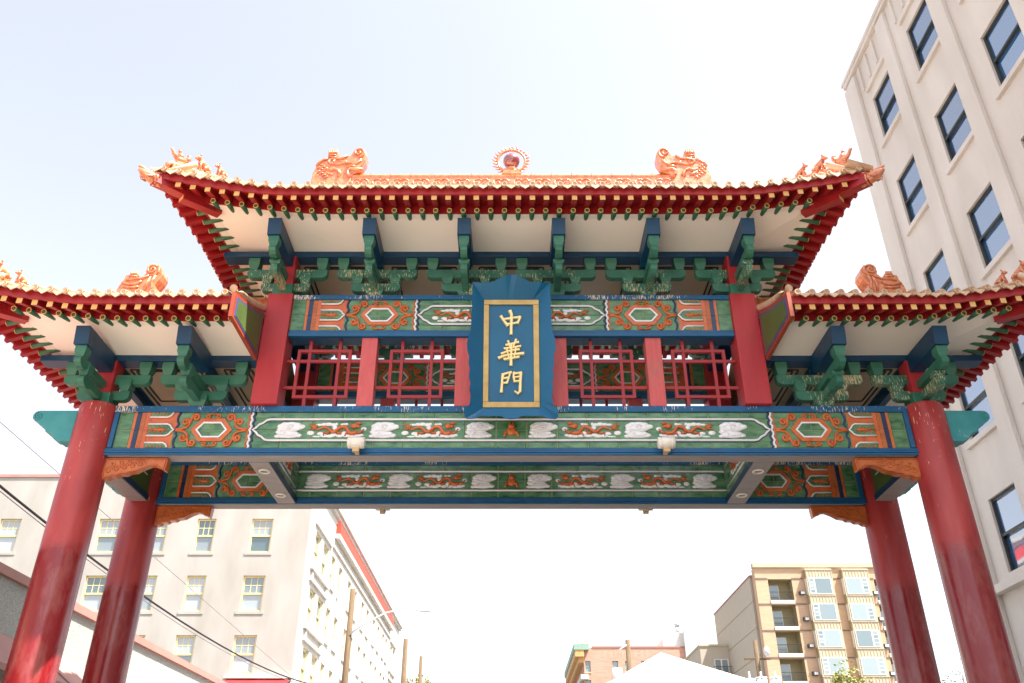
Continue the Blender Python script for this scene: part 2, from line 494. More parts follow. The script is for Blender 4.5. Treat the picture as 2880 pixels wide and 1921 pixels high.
def scroll_mesh():
    mb = MB()
    for sx in (-1, 1):
        for sz in (-1, 1):
            stem = [(-0.54, 0, 0.012), (-0.47, 0, 0.013), (-0.40, 0, 0.030), (-0.352, 0, 0.072), (-0.345, 0, 0.118)]
            p1 = stem + spiral(-0.405, 0.128, 0.058, 0.0, 1.35)[1:]
            p2 = [(-0.352, 0, 0.10), (-0.335, 0, 0.15), (-0.325, 0, 0.195)] + spiral(-0.262, 0.205, 0.062, PI, -1.35)[1:]
            for p in (p1, p2):
                q = [(x * sx, -0.006, z * sz) for x, y, z in p]
                mb.tube(q, [0.019] * (len(q) - 4) + [0.018, 0.017, 0.016, 0.014], n=6)
    # little heart scrolls over and under the hexagon
    for sz in (-1, 1):
        for sx in (-1, 1):
            p = [(0.0, 0, 0.262), (0.06, 0, 0.258)] + spiral(0.075, 0.222, 0.036, PI * 0.55, -1.2, n=10)
            mb.tube([(x * sx, -0.006, z * sz) for x, y, z in p], 0.011, n=6)
    return mb
SCROLL = scroll_mesh().mesh('scroll_relief', 'otile')

def hex_ring(hw, hh, k, w, y, d):
    o = [(-hw, 0), (-hw + k, hh), (hw - k, hh), (hw, 0), (hw - k, -hh), (-hw + k, -hh)]
    f = (hw - w * 1.4) / hw
    i_ = [(-hw + w * 1.35, 0), (-hw + k + w * 0.45, hh - w), (hw - k - w * 0.45, hh - w), (hw - w * 1.35, 0), (hw - k - w * 0.45, -hh + w), (-hw + k + w * 0.45, -hh + w)]
    mb = MB()
    vs = [(x, y, z) for x, z in o] + [(x, y, z) for x, z in i_] + [(x, y - d, z) for x, z in o] + [(x, y - d, z) for x, z in i_]
    fs = []
    for a in range(6):
        b = (a + 1) % 6
        fs += [(12 + a, 12 + b, 18 + b, 18 + a), (a, b, 12 + b, 12 + a), (6 + a, 6 + b, 18 + b, 18 + a)]
    mb.add(vs, fs)
    return mb
HEXO = hex_ring(0.312, 0.185, 0.14, 0.055, 0, 0.020).mesh('hexagon_relief', 'otile')
HEXW = hex_ring(0.240, 0.128, 0.105, 0.024, 0, 0.026).mesh('hexagon_line', 'wtile')

def dragon_mesh():
    k = 0.000821; kz = 0.00092
    def P(x, y, d=0.0): return ((x - 1245) * k, -0.012 - d, (200 - y) * kz)
    mb = MB()
    body = [(800, 165), (880, 200), (960, 165), (1020, 150), (1080, 180), (1130, 228), (1180, 242), (1230, 205), (1290, 152), (1360, 140), (1410, 168), (1440, 220), (1490, 262), (1560, 262), (1620, 235)]
    rr = [10, 15, 20, 23, 26, 28, 29, 30, 31, 32, 32, 33, 36, 38, 26]
    mb.tube([P(*b) for b in body], [r * 0.00078 for r in rr], n=7)
    for tx, ty in ((705, 100), (745, 82), (800, 78), (862, 105), (725, 185)):
        mb.tube([P(830, 170), P((830 + tx) / 2 + 12, (170 + ty) / 2 + 8), P(tx, ty)], [0.013, 0.011, 0.003], n=5)
    for leg in (((1100, 245), (1035, 262), (990, 240), (1000, 305)), ((1240, 245), (1305, 262), (1325, 215)), ((1470, 262), (1405, 255), (1385, 312)), ((1590, 255), (1670, 250), (1730, 185))):
        mb.tube([P(*q) for q in leg], [0.020, 0.015, 0.012, 0.010][:len(leg)], n=5)
    mb.ell(P(1545, 135, 0.006), (0.055, 0.026, 0.040), 8, 6)
    mb.ell(P(1612, 142, 0.006), (0.036, 0.02, 0.022), 8, 6)
    for h in (((1500, 120), (1470, 85)), ((1560, 105), (1640, 95), (1690, 75)), ((1570, 95), (1625, 70), (1680, 88))):
        mb.tube([P(*q) for q in h], [0.010] * (len(h) - 1) + [0.003], n=5)
    return mb
DRAGON = dragon_mesh().mesh('dragon_relief', 'otile')

def lobes(mb, L, k, kz, x0, y0, d=0.018):
    for x, y, rx, ry in L:
        mb.ell(((x - x0) * k, 0.0, (y0 - y) * kz), (rx * k, d, ry * kz), 10, 6)
def dragoncloud_mesh():
    mb = MB()
    lobes(mb, [(900, 105, 70, 22), (985, 98, 60, 30), (1070, 95, 70, 34), (1160, 105, 70, 32), (1215, 95, 30, 30), (1190, 160, 50, 40), (1340, 98, 60, 20), (1395, 95, 40, 24),
               (755, 250, 72, 40), (870, 315, 85, 16), (940, 262, 75, 32), (1010, 300, 80, 30), (1110, 305, 90, 30), (1180, 285, 70, 32), (1290, 300, 80, 28), (1370, 255, 60, 36),
               (1420, 300, 80, 28), (1530, 308, 80, 28), (1620, 300, 80, 30), (1690, 290, 45, 26), (1725, 180, 55, 36)], 0.000821, 0.00092, 1245, 200, 0.014)
    return mb
DCLOUD = dragoncloud_mesh().mesh('cloud_relief', 'wtile')
def cloud_mesh():
    mb = MB()
    lobes(mb, [(380, 100, 130, 48), (200, 135, 75, 50), (270, 105, 95, 48), (480, 105, 90, 42), (570, 140, 80, 44), (400, 150, 190, 56), (230, 185, 110, 36), (180, 235, 75, 38),
               (340, 225, 170, 50), (150, 310, 60, 30), (240, 305, 90, 36), (340, 310, 100, 34), (440, 300, 100, 38), (530, 295, 75, 36), (380, 265, 130, 50), (385, 150, 235, 74), (350, 275, 210, 72)], 0.000821, 0.00092, 370, 200, 0.022)
    mb.tube([(x, -0.022, z + 0.045) for x, y, z in spiral(0, 0, 0.05, 0.3, 1.6, n=12)], 0.008, n=5)
    mb.tube([(x - 0.06, -0.020, z - 0.07) for x, y, z in spiral(0, 0, 0.035, 2.0, 1.4, n=10)], 0.007, n=5)
    mb.tube([(-0.15, -0.017, -0.025), (-0.06, -0.024, -0.01), (0.05, -0.024, -0.02), (0.13, -0.015, -0.01)], 0.007, n=5)
    mb.tube([(-0.14, -0.015, -0.085), (-0.05, -0.022, -0.10), (0.05, -0.022, -0.09), (0.14, -0.015, -0.08)], 0.007, n=5)
    return mb
CLOUD = cloud_mesh().mesh('cloud_relief', 'wtile')
def toad_mesh():
    mb = MB()
    mb.ell((0, -0.01, -0.02), (0.075, 0.035, 0.075), 10, 6)
    mb.ell((0, -0.02, 0.055), (0.055, 0.03, 0.04), 8, 6)
    for sx in (-1, 1):
        mb.tube([(0.04 * sx, -0.01, -0.05), (0.09 * sx, -0.01, -0.04), (0.10 * sx, -0.01, -0.10), (0.12 * sx, -0.01, -0.115)], [0.025, 0.022, 0.018, 0.012], n=6)
        mb.tube([(0.02 * sx, -0.02, 0.08), (0.035 * sx, -0.02, 0.13)], [0.014, 0.006], n=5)
    return mb
TOAD = toad_mesh().mesh('front_facing_dragon_relief', 'otile')
def petal_mesh():                        # one tongue: green field, white outline, orange flame
    mb = MB()
    mb.prism([(-0.19, -0.085), (0.10, -0.085), (0.135, -0.06), (0.19, 0.0), (0.135, 0.06), (0.10, 0.085), (-0.19, 0.085)], -0.016, 0.0, 'y', mi=0)
    mb.tube([(-0.20, -0.018, 0.095), (0.09, -0.018, 0.095), (0.135, -0.018, 0.07), (0.165, -0.018, 0.025), (0.195, -0.018, 0.0), (0.165, -0.018, -0.025), (0.135, -0.018, -0.07), (0.09, -0.018, -0.095), (-0.20, -0.018, -0.095)], 0.014, n=6, mi=1)
    mb.tube([(-0.19, -0.018, 0), (0.0, -0.02, 0), (0.10, -0.018, 0)], [0.006, 0.026, 0.006], n=6, mi=2)
    for sx in (-0.15, -0.09, -0.03, 0.03):
        for sz in (-1, 1):
            mb.tube([(sx + 0.03, -0.018, 0.01 * sz), (sx, -0.018, 0.03 * sz), (sx - 0.015, -0.018, 0.058 * sz)], [0.011, 0.010, 0.004], n=5, mi=2)
    return mb
PETAL = petal_mesh().mesh('petal_relief', ['tile', 'wtile', 'otile'])
def half_petal(sign):
    mb = MB()
    mb.prism([(-0.19, 0.0), (0.14, 0.0), (0.115, 0.05 * sign), (0.06, 0.075 * sign), (-0.19, 0.075 * sign)], -0.016, 0.0, 'y', mi=0)
    mb.tube([(-0.20, -0.018, 0.083 * sign), (0.07, -0.018, 0.083 * sign), (0.115, -0.018, 0.06 * sign), (0.15, -0.018, 0.006 * sign)], 0.014, n=6, mi=1)
    for sx in (-0.15, -0.10, -0.05, 0.0, 0.05):
        mb.tube([(sx + 0.02, -0.018, 0.010 * sign), (sx, -0.018, 0.028 * sign), (sx - 0.012, -0.018, 0.050 * sign)], [0.012, 0.011, 0.004], n=5, mi=2)
    return mb
HPETAL = {1: half_petal(1).mesh('petal_relief', ['tile', 'wtile', 'otile']), -1: half_petal(-1).mesh('petal_relief', ['tile', 'wtile', 'otile'])}
def teeth_mesh(h):
    mb = MB(); n = 22; p = h / n
    for i in range(n):
        mb.box(-0.032, 0.032, -0.02, 0.0, -h / 2 + i * p + 0.003, -h / 2 + (i + 1) * p - 0.004)
    return mb
TEETH = teeth_mesh(0.58).mesh('toothed_relief', 'otile')

def beam_face(parent, half, zc, y, xc=0.0, items=(), border=True, ends=True, tw=0.46, big=True, cut=None):
    """glazed tile facing on the camera side of a beam: half = half length of the tiled field, zc = its middle height"""
    H = 0.292
    def put(name, me, x, z, dy=0.0, sx=1, sc=None):
        return link(name, me, parent, loc=(x, y - dy, z), scale=sc or (sx, 1, 1))
    def tilebox(x0, x1, z0, z1):
        d = 0.020 + random.uniform(-0.003, 0.003)
        put('tile', TILE, (x0 + x1) / 2, (z0 + z1) / 2, 0, sc=(x1 - x0 - 0.003, d, z1 - z0 - 0.003))
    zb, zt = zc - H, zc + H
    # end fields: distances measured from the end of the beam
    offs = dict(o1=0.215, o2=0.26, n2=0.325, t2=0.40, s2=0.465, p2=0.86, c2=1.985, w2=2.09)
    if ends:
        for sgn in (-1, 1):
            X = lambda d: sgn * (half - d) + xc
            def rng(a, b):
                p, q = X(a), X(b); return min(p, q), max(p, q)
            a, b = rng(0.0, offs['o1'])
            tilebox(a, b, zb, zc); tilebox(a, b, zc, zt)
            for nm, d0, d1, mt in (('orange_stripe', offs['o1'], offs['o2'], 'otile'), ('navy_stripe', offs['o2'], offs['n2'], 'ntile'), ('orange_stripe', offs['t2'], offs['s2'], 'otile')):
                a, b = rng(d0, d1)
                for z0, z1 in ((zb, zc - 0.003), (zc + 0.003, zt)):
                    m2 = MB(); m2.box(a + 0.002, b - 0.002, y - 0.024, y, z0, z1)
                    obj(nm, m2, mt, parent)
            put('toothed_relief', TEETH, (X(offs['n2']) + X(offs['t2'])) / 2, zc)
            # orange ground of the petals with scalloped end, navy line along it
            a0, a1 = X(offs['s2']), X(offs['p2'])
            sc_ = []
            for i in range(25):
                z = zb + 2 * H * i / 24
                ph = (z - zc) / 0.19
                dxx = 0.035 * abs(math.cos(ph * PI)) ** 0.7
                sc_.append((a1 - sgn * 0.03 - sgn * dxx * -1 - sgn * 0.02, z))
            pts = [(a0, zb)] + sc_ + [(a0, zt)]
            m2 = MB(); m2.prism(pts, y - 0.0185, y, 'y')
            obj('orange_ground', m2, 'otile', parent)
            m2 = MB(); m2.tube([(x - sgn * 0.012, y - 0.020, z) for x, z in sc_], 0.018, n=6)
            obj('navy_line', m2, 'ntile', parent)
            pc = X(offs['s2'] + 0.20)
            put('petal_relief', PETAL, pc, zc, 0.017, -sgn)
            put('petal_relief', HPETAL[-1], pc, zt, 0.017, -sgn)
            put('petal_relief', HPETAL[1], pc, zb, 0.017, -sgn)
            # hexagon field: four by two tiles
            a, b = rng(offs['p2'] - 0.02, offs['c2'])
            for i in range(4):
                x0 = a + (b - a) * i / 4; x1 = a + (b - a) * (i + 1) / 4
                tilebox(x0, x1, zb, zc); tilebox(x0, x1, zc, zt)
            hc = X((offs['p2'] + offs['c2']) / 2 + 0.005)
            put('scroll_relief', SCROLL, hc, zc, 0.022)
            put('hexagon_relief', HEXO, hc, zc, 0.018)
            put('hexagon_line', HEXW, hc, zc, 0.018)
            # wavy border
            for nm, mt, dd, r in (('orange_line', 'otile', offs['c2'] - 0.012, 0.013), ('white_line', 'wtile', offs['c2'] + 0.026, 0.019), ('navy_line', 'ntile', offs['c2'] + 0.068, 0.016)):
                m2 = MB()
                pts = []
                for i in range(19):
                    z = zb + 2 * H * i / 18
                    pts.append((X(dd) + 0.014 * math.sin(i * 1.9), y - 0.018, z))
                m2.tube(pts, r, n=6)
                obj(nm, m2, mt, parent)
        ch = half - offs['c2'] - 0.045
    else:
        ch = half
    if not border:
        return
    # central field
    n = max(1, round(2 * ch / tw)); w = 2 * ch / n
    rows = ((zb, zb + 0.10), (zb + 0.10, zc), (zc, zt - 0.10), (zt - 0.10, zt))
    for i in range(n):
        for z0, z1 in rows:
            tilebox(xc - ch + i * w, xc - ch + (i + 1) * w, z0, z1)
    tip = ch - 0.02
    prof = [(-tip, 0.0), (-tip + 0.05, 0.035), (-tip + 0.09, 0.085), (-tip + 0.15, 0.115), (-tip + 0.20, 0.16), (-tip + 0.25, 0.172)]
    up = [(x, z) for x, z in prof] + [(-x, z) for x, z in prof[::-1]]
    lo = [(x, -z) for x, z in up[1:-1]][::-1]
    loop = up + lo
    for nm, mt, g, r, d in (('navy_moulding', 'ntile', 1.0, 0.026, 0.012), ('white_moulding', 'wtile', 1.0, 0.017, 0.034)):
        m2 = MB()
        m2.tube([(xc + x, y - d, zc + z) for x, z in loop], r, n=6, closed=True, smooth=False)
        obj(nm, m2, mt, parent)
    for nm, x in items:
        if nm == 'd':
            s_ = 1 if x < 0 else -1
            put('cloud_relief', DCLOUD, xc + x, zc, 0.018, s_)
            put('dragon_relief', DRAGON, xc + x, zc, 0.020, s_)
        elif nm == 'c':
            put('cloud_relief', CLOUD, xc + x, zc, 0.020, 1)
        else:
            put('front_facing_dragon_relief', TOAD, xc + x, zc, 0.024, 1)

LOWER_ITEMS = [('t', 0.0)] + [(k, s_ * x) for k, x in (('c', 0.48), ('d', 1.20), ('c', 1.92), ('d', 2.62), ('c', 3.34)) for s_ in (-1, 1)]
UPPER_ITEMS = [('d', s_ * 0.83) for s_ in (-1, 1)]

def rail(parent, name, x0, x1, y0, y1, z0, z1, mt, bv=0.008):
    m2 = MB(); m2.box(x0, x1, y0, y1, z0, z1)
    return bevel(obj(name, m2, mt, parent), bv, 2)

ZL0, ZL1 = 6.48, 7.285      # lower beam
ZU0, ZU1 = 8.50, 9.287      # upper beam
BW = 0.10
# lower lintels: front and rear ------------------------------------------------
for k, yc in enumerate((0.02, 2.18)):
    yf, yb = yc - 0.125, yc + 0.125
    half = 6.02
    core = MB(); core.box(-half, half, yf + 0.017, yb, ZL0 + 0.03, ZL1 - 0.004)
    beam = obj('lintel_beam', core, 'grout', gate, loc=(0, 0, 0))
    rail(beam, 'top_rail', -half - 0.02, half + 0.02, yf - 0.02, yb + 0.02, ZL1 - 0.10, ZL1, 'bluepeel')
    rail(beam, 'bottom_rail', -half - 0.03, half + 0.03, yf - 0.015, yb + 0.01, ZL0 + 0.072, ZL0 + 0.115, 'bluerail')
    rail(beam, 'bottom_rail', -half - 0.03, half + 0.03, yf - 0.03, yb + 0.02, ZL0 + 0.036, ZL0 + 0.070, 'bluerail')
    rail(beam, 'bottom_rail', -half - 0.03, half + 0.03, yf - 0.02, yb + 0.01, ZL0, ZL0 + 0.034, 'bluerail', 0.006)
    sf = MB(); sf.box(-half + 0.02, half - 0.02, yf + 0.005, yb - 0.005, ZL0 - 0.004, ZL0 + 0.02)
    obj('soffit_board', sf, 'grey', beam)
    for sx in (-1, 1):
        rail(beam, 'end_trim', sx * (half - 0.03) - 0.035, sx * (half - 0.03) + 0.035, yf - 0.03, yf + 0.02, ZL0 + 0.116, ZL1 - 0.101, 'bluerail')
    beam_face(beam, half - 0.07, 6.8925, yf + 0.03, items=LOWER_ITEMS)
# end beams and cross beams -----------------------------------------------------
def relief_side(parent, x, nrm, y0, y1, zc):
    """short panel on the side of a cross beam, facing nrm*x"""
    H = 0.292; L_ = y1 - y0
    rz = PI / 2 if nrm > 0 else -PI / 2
    n = 4
    for i in range(n):
        for z0, z1 in ((zc - H, zc), (zc, zc + H)):
            d = 0.02
            link('tile', TILE, parent, loc=(x, y0 + L_ * (i + 0.5) / n, (z0 + z1) / 2), rot=(0, 0, rz), scale=(L_ / n - 0.006, d, H - 0.006))
    yc = (y0 + y1) / 2
    for z in (zc - 0.19, zc + 0.19):
        m2 = MB(); m2.tube([(x + nrm * 0.022, y0 + 0.15, z), (x + nrm * 0.022, y1 - 0.15, z)], 0.018, n=6)
        obj('white_moulding', m2, 'wtile', parent)
    link('cloud_relief', DCLOUD, parent, loc=(x + nrm * 0.018, yc, zc), rot=(0, 0, rz))
    link('dragon_relief', DRAGON, parent, loc=(x + nrm * 0.020, yc, zc), rot=(0, 0, rz))
for sx in (-1, 1):
    for xx, nm in ((6.30, 'end_beam'), (3.82, 'cross_beam')):
        x0, x1 = sx * xx - 0.15, sx * xx + 0.15
        ya, yb = (0.30, 1.90) if nm == 'end_beam' else (0.172, 2.028)
        m2 = MB(); m2.box(x0 + 0.02, x1 - 0.02, ya, yb, ZL0 + 0.02, ZL1 - 0.03)
        bm_ = obj(nm, m2, 'board' if nm == 'end_beam' else 'grout', gate)
        m2 = MB(); m2.box(x0, x1, ya, yb, ZL0 - 0.001, ZL0 + 0.018); obj('soffit_board', m2, 'grey', bm_)
        for ex in (x0 - 0.012, x1 - 0.012):
            m2 = MB(); m2.box(ex, ex + 0.024, ya, yb, ZL0 + 0.019, ZL0 + 0.11); obj('bottom_rail', m2, 'blue', bm_)
        if nm == 'cross_beam':
            relief_side(bm_, x0 + 0.02 if sx > 0 else x1 - 0.02, -sx, ya + 0.01, yb - 0.01, 6.8925)
            for y in (0.53, 1.61):
                m2 = MB()
                ring = [(sx * xx + 0.075 * math.cos(a * PI / 12), y + 0.075 * math.sin(a * PI / 12), ZL0 - 0.006) for a in range(24)]
                m2.tube(ring, 0.018, n=6, closed=True, flat='z')
                obj('downlight_ring', m2, 'lampw', bm_)
                m2 = MB(); m2.cyl((sx * xx, y, ZL0 - 0.004), (sx * xx, y, ZL0 + 0.015), 0.06, n=20)
                obj('downlight_glass', m2, 'glass', bm_)
        else:
            # outer face board with a thin pale line
            m2 = MB(); m2.box(sx * (xx - 0.135) - 0.004, sx * (xx - 0.135) + 0.004, ya + 0.15, yb - 0.15, 6.88, 6.90); obj('pale_line', m2, 'wtile', bm_)
# carved corner brackets below the lintel ------------------------------------------
def queti(sx, yc):
    pts = [(0.0, 0.0), (0.93, 0.0), (0.945, -0.03), (0.93, -0.20), (0.88, -0.175), (0.80, -0.115), (0.70, -0.11), (0.60, -0.15), (0.50, -0.21), (0.40, -0.225), (0.36, -0.255), (0.27, -0.255), (0.23, -0.29), (0.14, -0.29), (0.10, -0.325), (0.02, -0.335), (0.0, -0.30)]
    x0 = sx * -6.05
    m2 = MB(); m2.prism([(x0 + sx * x, ZL0 - 0.012 + z) for x, z in pts], yc - 0.07, yc + 0.07, 'y')
    q = bevel(obj('corner_bracket', m2, 'carved', gate), 0.010)
    # raised rim and scroll carving on the face
    m2 = MB()
    rim = [(x0 + sx * (0.03 + x * 0.94), yc - 0.078, ZL0 - 0.035 + z * 0.86) for x, z in pts]
    m2.tube(rim, 0.010, n=5, closed=True)
    for i in range(5):
        cx_, cz_ = 0.10 + i * 0.115, -0.20 + i * 0.026
        m2.tube([(x0 + sx * a, yc - 0.076, ZL0 - 0.012 + b) for a, _, b in spiral(cx_, cz_, 0.058, PI * 0.1, 1.3, n=10)], 0.009, n=5)
        m2.tube([(x0 + sx * a, yc - 0.076, ZL0 - 0.012 + b) for a, _, b in spiral(cx_ + 0.05, cz_ + 0.085, 0.034, PI * 0.8, -1.1, n=8)], 0.008, n=5)
        m2.box(*sorted((x0 + sx * (cx_ + 0.06), x0 + sx * (cx_ + 0.075))), yc - 0.078, yc - 0.069, ZL0 - 0.14, ZL0 - 0.07)
    obj('scroll_carving', m2, 'carved', q)
for sx in (-1, 1):
    for yc in (0.02, 2.18):
        queti(sx, yc)
# turquoise beam noses outside the columns --------------------------------------------
for sx in (-1, 1):
    for yc in (0.0, 2.2):
        pts = [(0.28, 7.208), (0.86, 7.208), (0.915, 7.19), (0.945, 7.14), (0.94, 7.08), (0.90, 7.04), (0.84, 7.02), (0.80, 6.965), (0.745, 6.95), (0.70, 6.90), (0.69, 6.86), (0.62, 6.845), (0.565, 6.80), (0.55, 6.75), (0.49, 6.735), (0.44, 6.70), (0.28, 6.70)]
        m2 = MB(); m2.prism([(sx * (CX + x), z) for x, z in pts], yc - 0.12, yc + 0.12, 'y')
        nz = bevel(obj('beam_nose', m2, 'cyan', gate), 0.008)
        m2 = MB(); m2.tube([(sx * (CX + 0.855) + sx * (x), yc - 0.122, 7.115 + z) for x, _, z in spiral(0, 0, 0.07, PI * 0.4, -1.6, n=16)], 0.012, n=6)
        obj('scroll', m2, 'cyan', nz)

# upper storey: pillars, posts, lattices, beam ------------------------------------------
BX = [-3.765, -2.259, -0.753, 0.753, 2.259, 3.765]
for yc, face in ((0.0, 1), (2.2, 0)):
    for sx in (-1, 1):
        xc = sx * 3.775
        m2 = MB(); m2.box(xc - 0.205, xc + 0.205, yc - 0.20, yc + 0.20, ZL1 + 0.002, ZU1)
        pl = bevel(obj('pillar', m2, 'redpillar', gate), 0.012)
        m2 = MB(); m2.box(xc - 0.165, xc + 0.165, yc - 0.17, yc + 0.17, ZU1 + 0.002, ZU1 + 0.215)
        bevel(obj('green_block', m2, 'green', pl), 0.01)
        m2 = MB(); m2.box(xc - 0.155, xc + 0.155, yc - 0.15, yc + 0.15, ZU1 + 0.217, 10.07)
        obj('red_stub', m2, 'redpillar', pl)
    for x in BX[1:-1]:
        m2 = MB(); m2.box(x - 0.125, x + 0.125, yc - 0.11, yc + 0.11, ZL1 + 0.002, ZU0 - 0.002)
        bevel(obj('post', m2, 'redwood', gate), 0.008)
    # lattice panels
    spans = [(-3.568, -2.386), (-2.132, -0.880), (0.880, 2.132), (2.386, 3.568)]
    for a, b in spans:
        cxm = (a + b) / 2; w = b - a
        m2 = MB(); t = 0.024
        y0, y1 = yc - 0.028, yc + 0.028
        rx = 0.405; vx = 0.235
        zt, zb = 8.30, 7.49
        m2.box(cxm - rx - t, cxm - rx + t, y0, y1, zb - t, zt + t)
        m2.box(cxm + rx - t, cxm + rx + t, y0, y1, zb - t, zt + t)
        m2.box(cxm - rx + t, cxm + rx - t, y0, y1, zt - t, zt + t)
        m2.box(cxm - rx + t, cxm + rx - t, y0, y1, zb - t, zb + t)
        lat = obj('lattice_window', m2, 'red', gate)
        for x in (cxm - vx, cxm + vx):
            m3 = MB(); m3.box(x - t, x + t, y0 + 0.005, y1 - 0.005, ZL1 + 0.002, ZU0 - 0.002); obj('lattice_bar', m3, 'red', lat)
        for z in (7.65, 8.12):
            m3 = MB(); m3.box(a + 0.002, b - 0.002, y0 + 0.009, y1 - 0.009, z - t, z + t); obj('lattice_bar', m3, 'red', lat)
    # upper beam
    half = 3.568
    yf, yb = yc - 0.13, yc + 0.13
    core = MB(); core.box(-half, half, yf + 0.017, yb, ZU0 + 0.03, ZU1 - 0.004)
    ub = obj('upper_beam', core, 'grout', gate)
    rail(ub, 'top_rail', -half, half, yf - 0.02, yb + 0.02, ZU1 - 0.085, ZU1, 'bluepeel')
    rail(ub, 'bottom_rail', -half, half, yf - 0.012, yb + 0.01, ZU0 + 0.076, ZU0 + 0.118, 'bluerail')
    rail(ub, 'bottom_rail', -half, half, yf - 0.03, yb + 0.02, ZU0, ZU0 + 0.073, 'bluerail')
    sf = MB(); sf.box(-half + 0.01, half - 0.01, yf + 0.02, yb - 0.01, ZU0 - 0.01, ZU0 + 0.01); obj('soffit_board', sf, 'blue', ub)
    beam_face(ub, half - 0.005, 8.908, yf + 0.03, items=UPPER_ITEMS)

# ------------------------------------------------------------------ brackets
def arm_profile(h, zt, zb, rad, horizontal=True):
    """long arm seen from the side: square top, rounded lower ends"""
    pts = [(-h, zt), (h, zt), (h, zt - 0.035)]
    for i in range(6):
        a = -PI / 2 * i / 5
        pts.append((h - rad + rad * math.cos(a), zb + rad * 0.8 + rad * 0.8 * math.sin(a)))
    pts2 = [(-x, z) for x, z in pts[2:]][::-1]
    return pts + pts2
def cup(mb, cx, cy, z0, z1, wt, wb, dt=None, db=None):
    dt = dt or wt; db = db or wb
    zm = z0 + (z1 - z0) * 0.5
    for (za, zb_, a, b, c, d) in ((z0, zm, wb, wt, db, dt), (zm, z1, wt, wt, dt, dt)):
        mb.hexa([(cx - a / 2, cy - c / 2, za), (cx + a / 2, cy - c / 2, za), (cx + a / 2, cy + c / 2, za), (cx - a / 2, cy + c / 2, za),
                 (cx - b / 2, cy - d / 2, zb_), (cx + b / 2, cy - d / 2, zb_), (cx + b / 2, cy + d / 2, zb_), (cx - b / 2, cy + d / 2, zb_)])
def m_dou():
    mb = MB(); cup(mb, 0, 0, 0.003, 0.19, 0.29, 0.20); return mb
def m_arm(h, z0, z1, w=0.11):
    mb = MB(); mb.prism(arm_profile(h, z1, z0, 0.10), -w / 2, w / 2, 'y'); return mb
def m_cup(z0, z1):
    mb = MB(); cup(mb, 0, 0, z0, z1, 0.185, 0.12); return mb
def m_parm(yend, z0, z1, w=0.105):
    """arm reaching out to the street, with the S-shaped nose"""
    h = z1 - z0
    pts = [(0.10, z0 + 0.05), (0.10, z1), (yend + 0.02, z1), (yend - 0.02, z1 - h * 0.22), (yend - 0.028, z1 - h * 0.45), (yend - 0.01, z1 - h * 0.68), (yend + 0.05, z0 + h * 0.10), (yend + 0.11, z0), (yend + 0.17, z0 + 0.01), (yend + 0.21, z0 + 0.05)]
    mb = MB(); mb.prism(pts, -w / 2, w / 2, 'x'); return mb
def m_head(yend):
    mb = MB(); mb.hexa([(-0.105, yend + 0.05, 0.565), (0.105, yend + 0.05, 0.565), (0.105, -0.135, 0.565), (-0.105, -0.135, 0.565),
                        (-0.105, yend, 0.845), (0.105, yend, 0.845), (0.105, -0.135, 0.845), (-0.105, -0.135, 0.845)]); return mb
BM = {}
for tone, mt in (('p', 'greenpeel'), ('g', 'green')):
    BM[tone] = dict(dou=m_dou().mesh('bracket_set', mt), arm1=m_arm(0.405, 0.13, 0.285).mesh('lateral_arm', mt), arm2=m_arm(0.67, 0.405, 0.565).mesh('lateral_arm', mt),
                    cup1=m_cup(0.287, 0.47).mesh('small_block', mt), cup2=m_cup(0.567, 0.782).mesh('small_block', mt),
                    parm1=m_parm(-0.78, 0.02, 0.20).mesh('projecting_arm', mt), parm2=m_parm(-1.0, 0.235, 0.40).mesh('projecting_arm', mt))
CUPP1 = MB(); cup(CUPP1, 0, 0, 0.195, 0.262, 0.175, 0.13); CUPP1 = CUPP1.mesh('small_block', 'greenpeel')
CUPP2 = MB(); cup(CUPP2, 0, 0, 0.385, 0.563, 0.165, 0.11); CUPP2 = CUPP2.mesh('small_block', 'green')
HEAD = m_head(-1.1).mesh('beam_head', 'blue')
HEADR = m_head(-1.1).mesh('beam_head', 'blue')
def bracket(x, y, zb, rz, tone, dou=True, rear=False):
    m_ = BM[tone]
    root = link('bracket_set', m_['dou'], gate, loc=(x, y, zb), rot=(0, 0, rz))
    L_ = lambda n, me, p: link(n, me, root, loc=p, local=True)
    L_('lateral_arm', m_['arm1'], (0, 0, 0)); 
    L_('lateral_arm', BM['p' if tone == 'p' else 'g']['arm2'], (0, 0, 0))
    for sx in (-1, 1):
        L_('small_block', m_['cup1'], (sx * 0.315, 0, 0))
        L_('small_block', BM['g']['cup2'], (sx * 0.575, 0, 0))
    L_('projecting_arm', m_['parm1'] if tone == 'p' else BM['g']['parm1'], (0, 0, 0))
    L_('projecting_arm', BM['g']['parm2'], (0, 0, 0))
    L_('small_block', CUPP1 if tone == 'p' else CUPP2, (0, -0.70, 0) if tone == 'p' else (0, -0.70, -0.18))
    L_('small_block', CUPP2, (0, -0.93, 0))
    L_('beam_head', HEAD, (0, 0, 0))
    return root
for yc, rz in ((0.0, 0.0), (2.2, PI)):
    for i, x in enumerate(BX):
        bracket(x, yc, ZU1, rz, 'p')
    for sx in (-1, 1):
        for x in (4.82, CX):
            bracket(sx * x, yc, ZL1, rz, 'p' if sx > 0 else 'g')
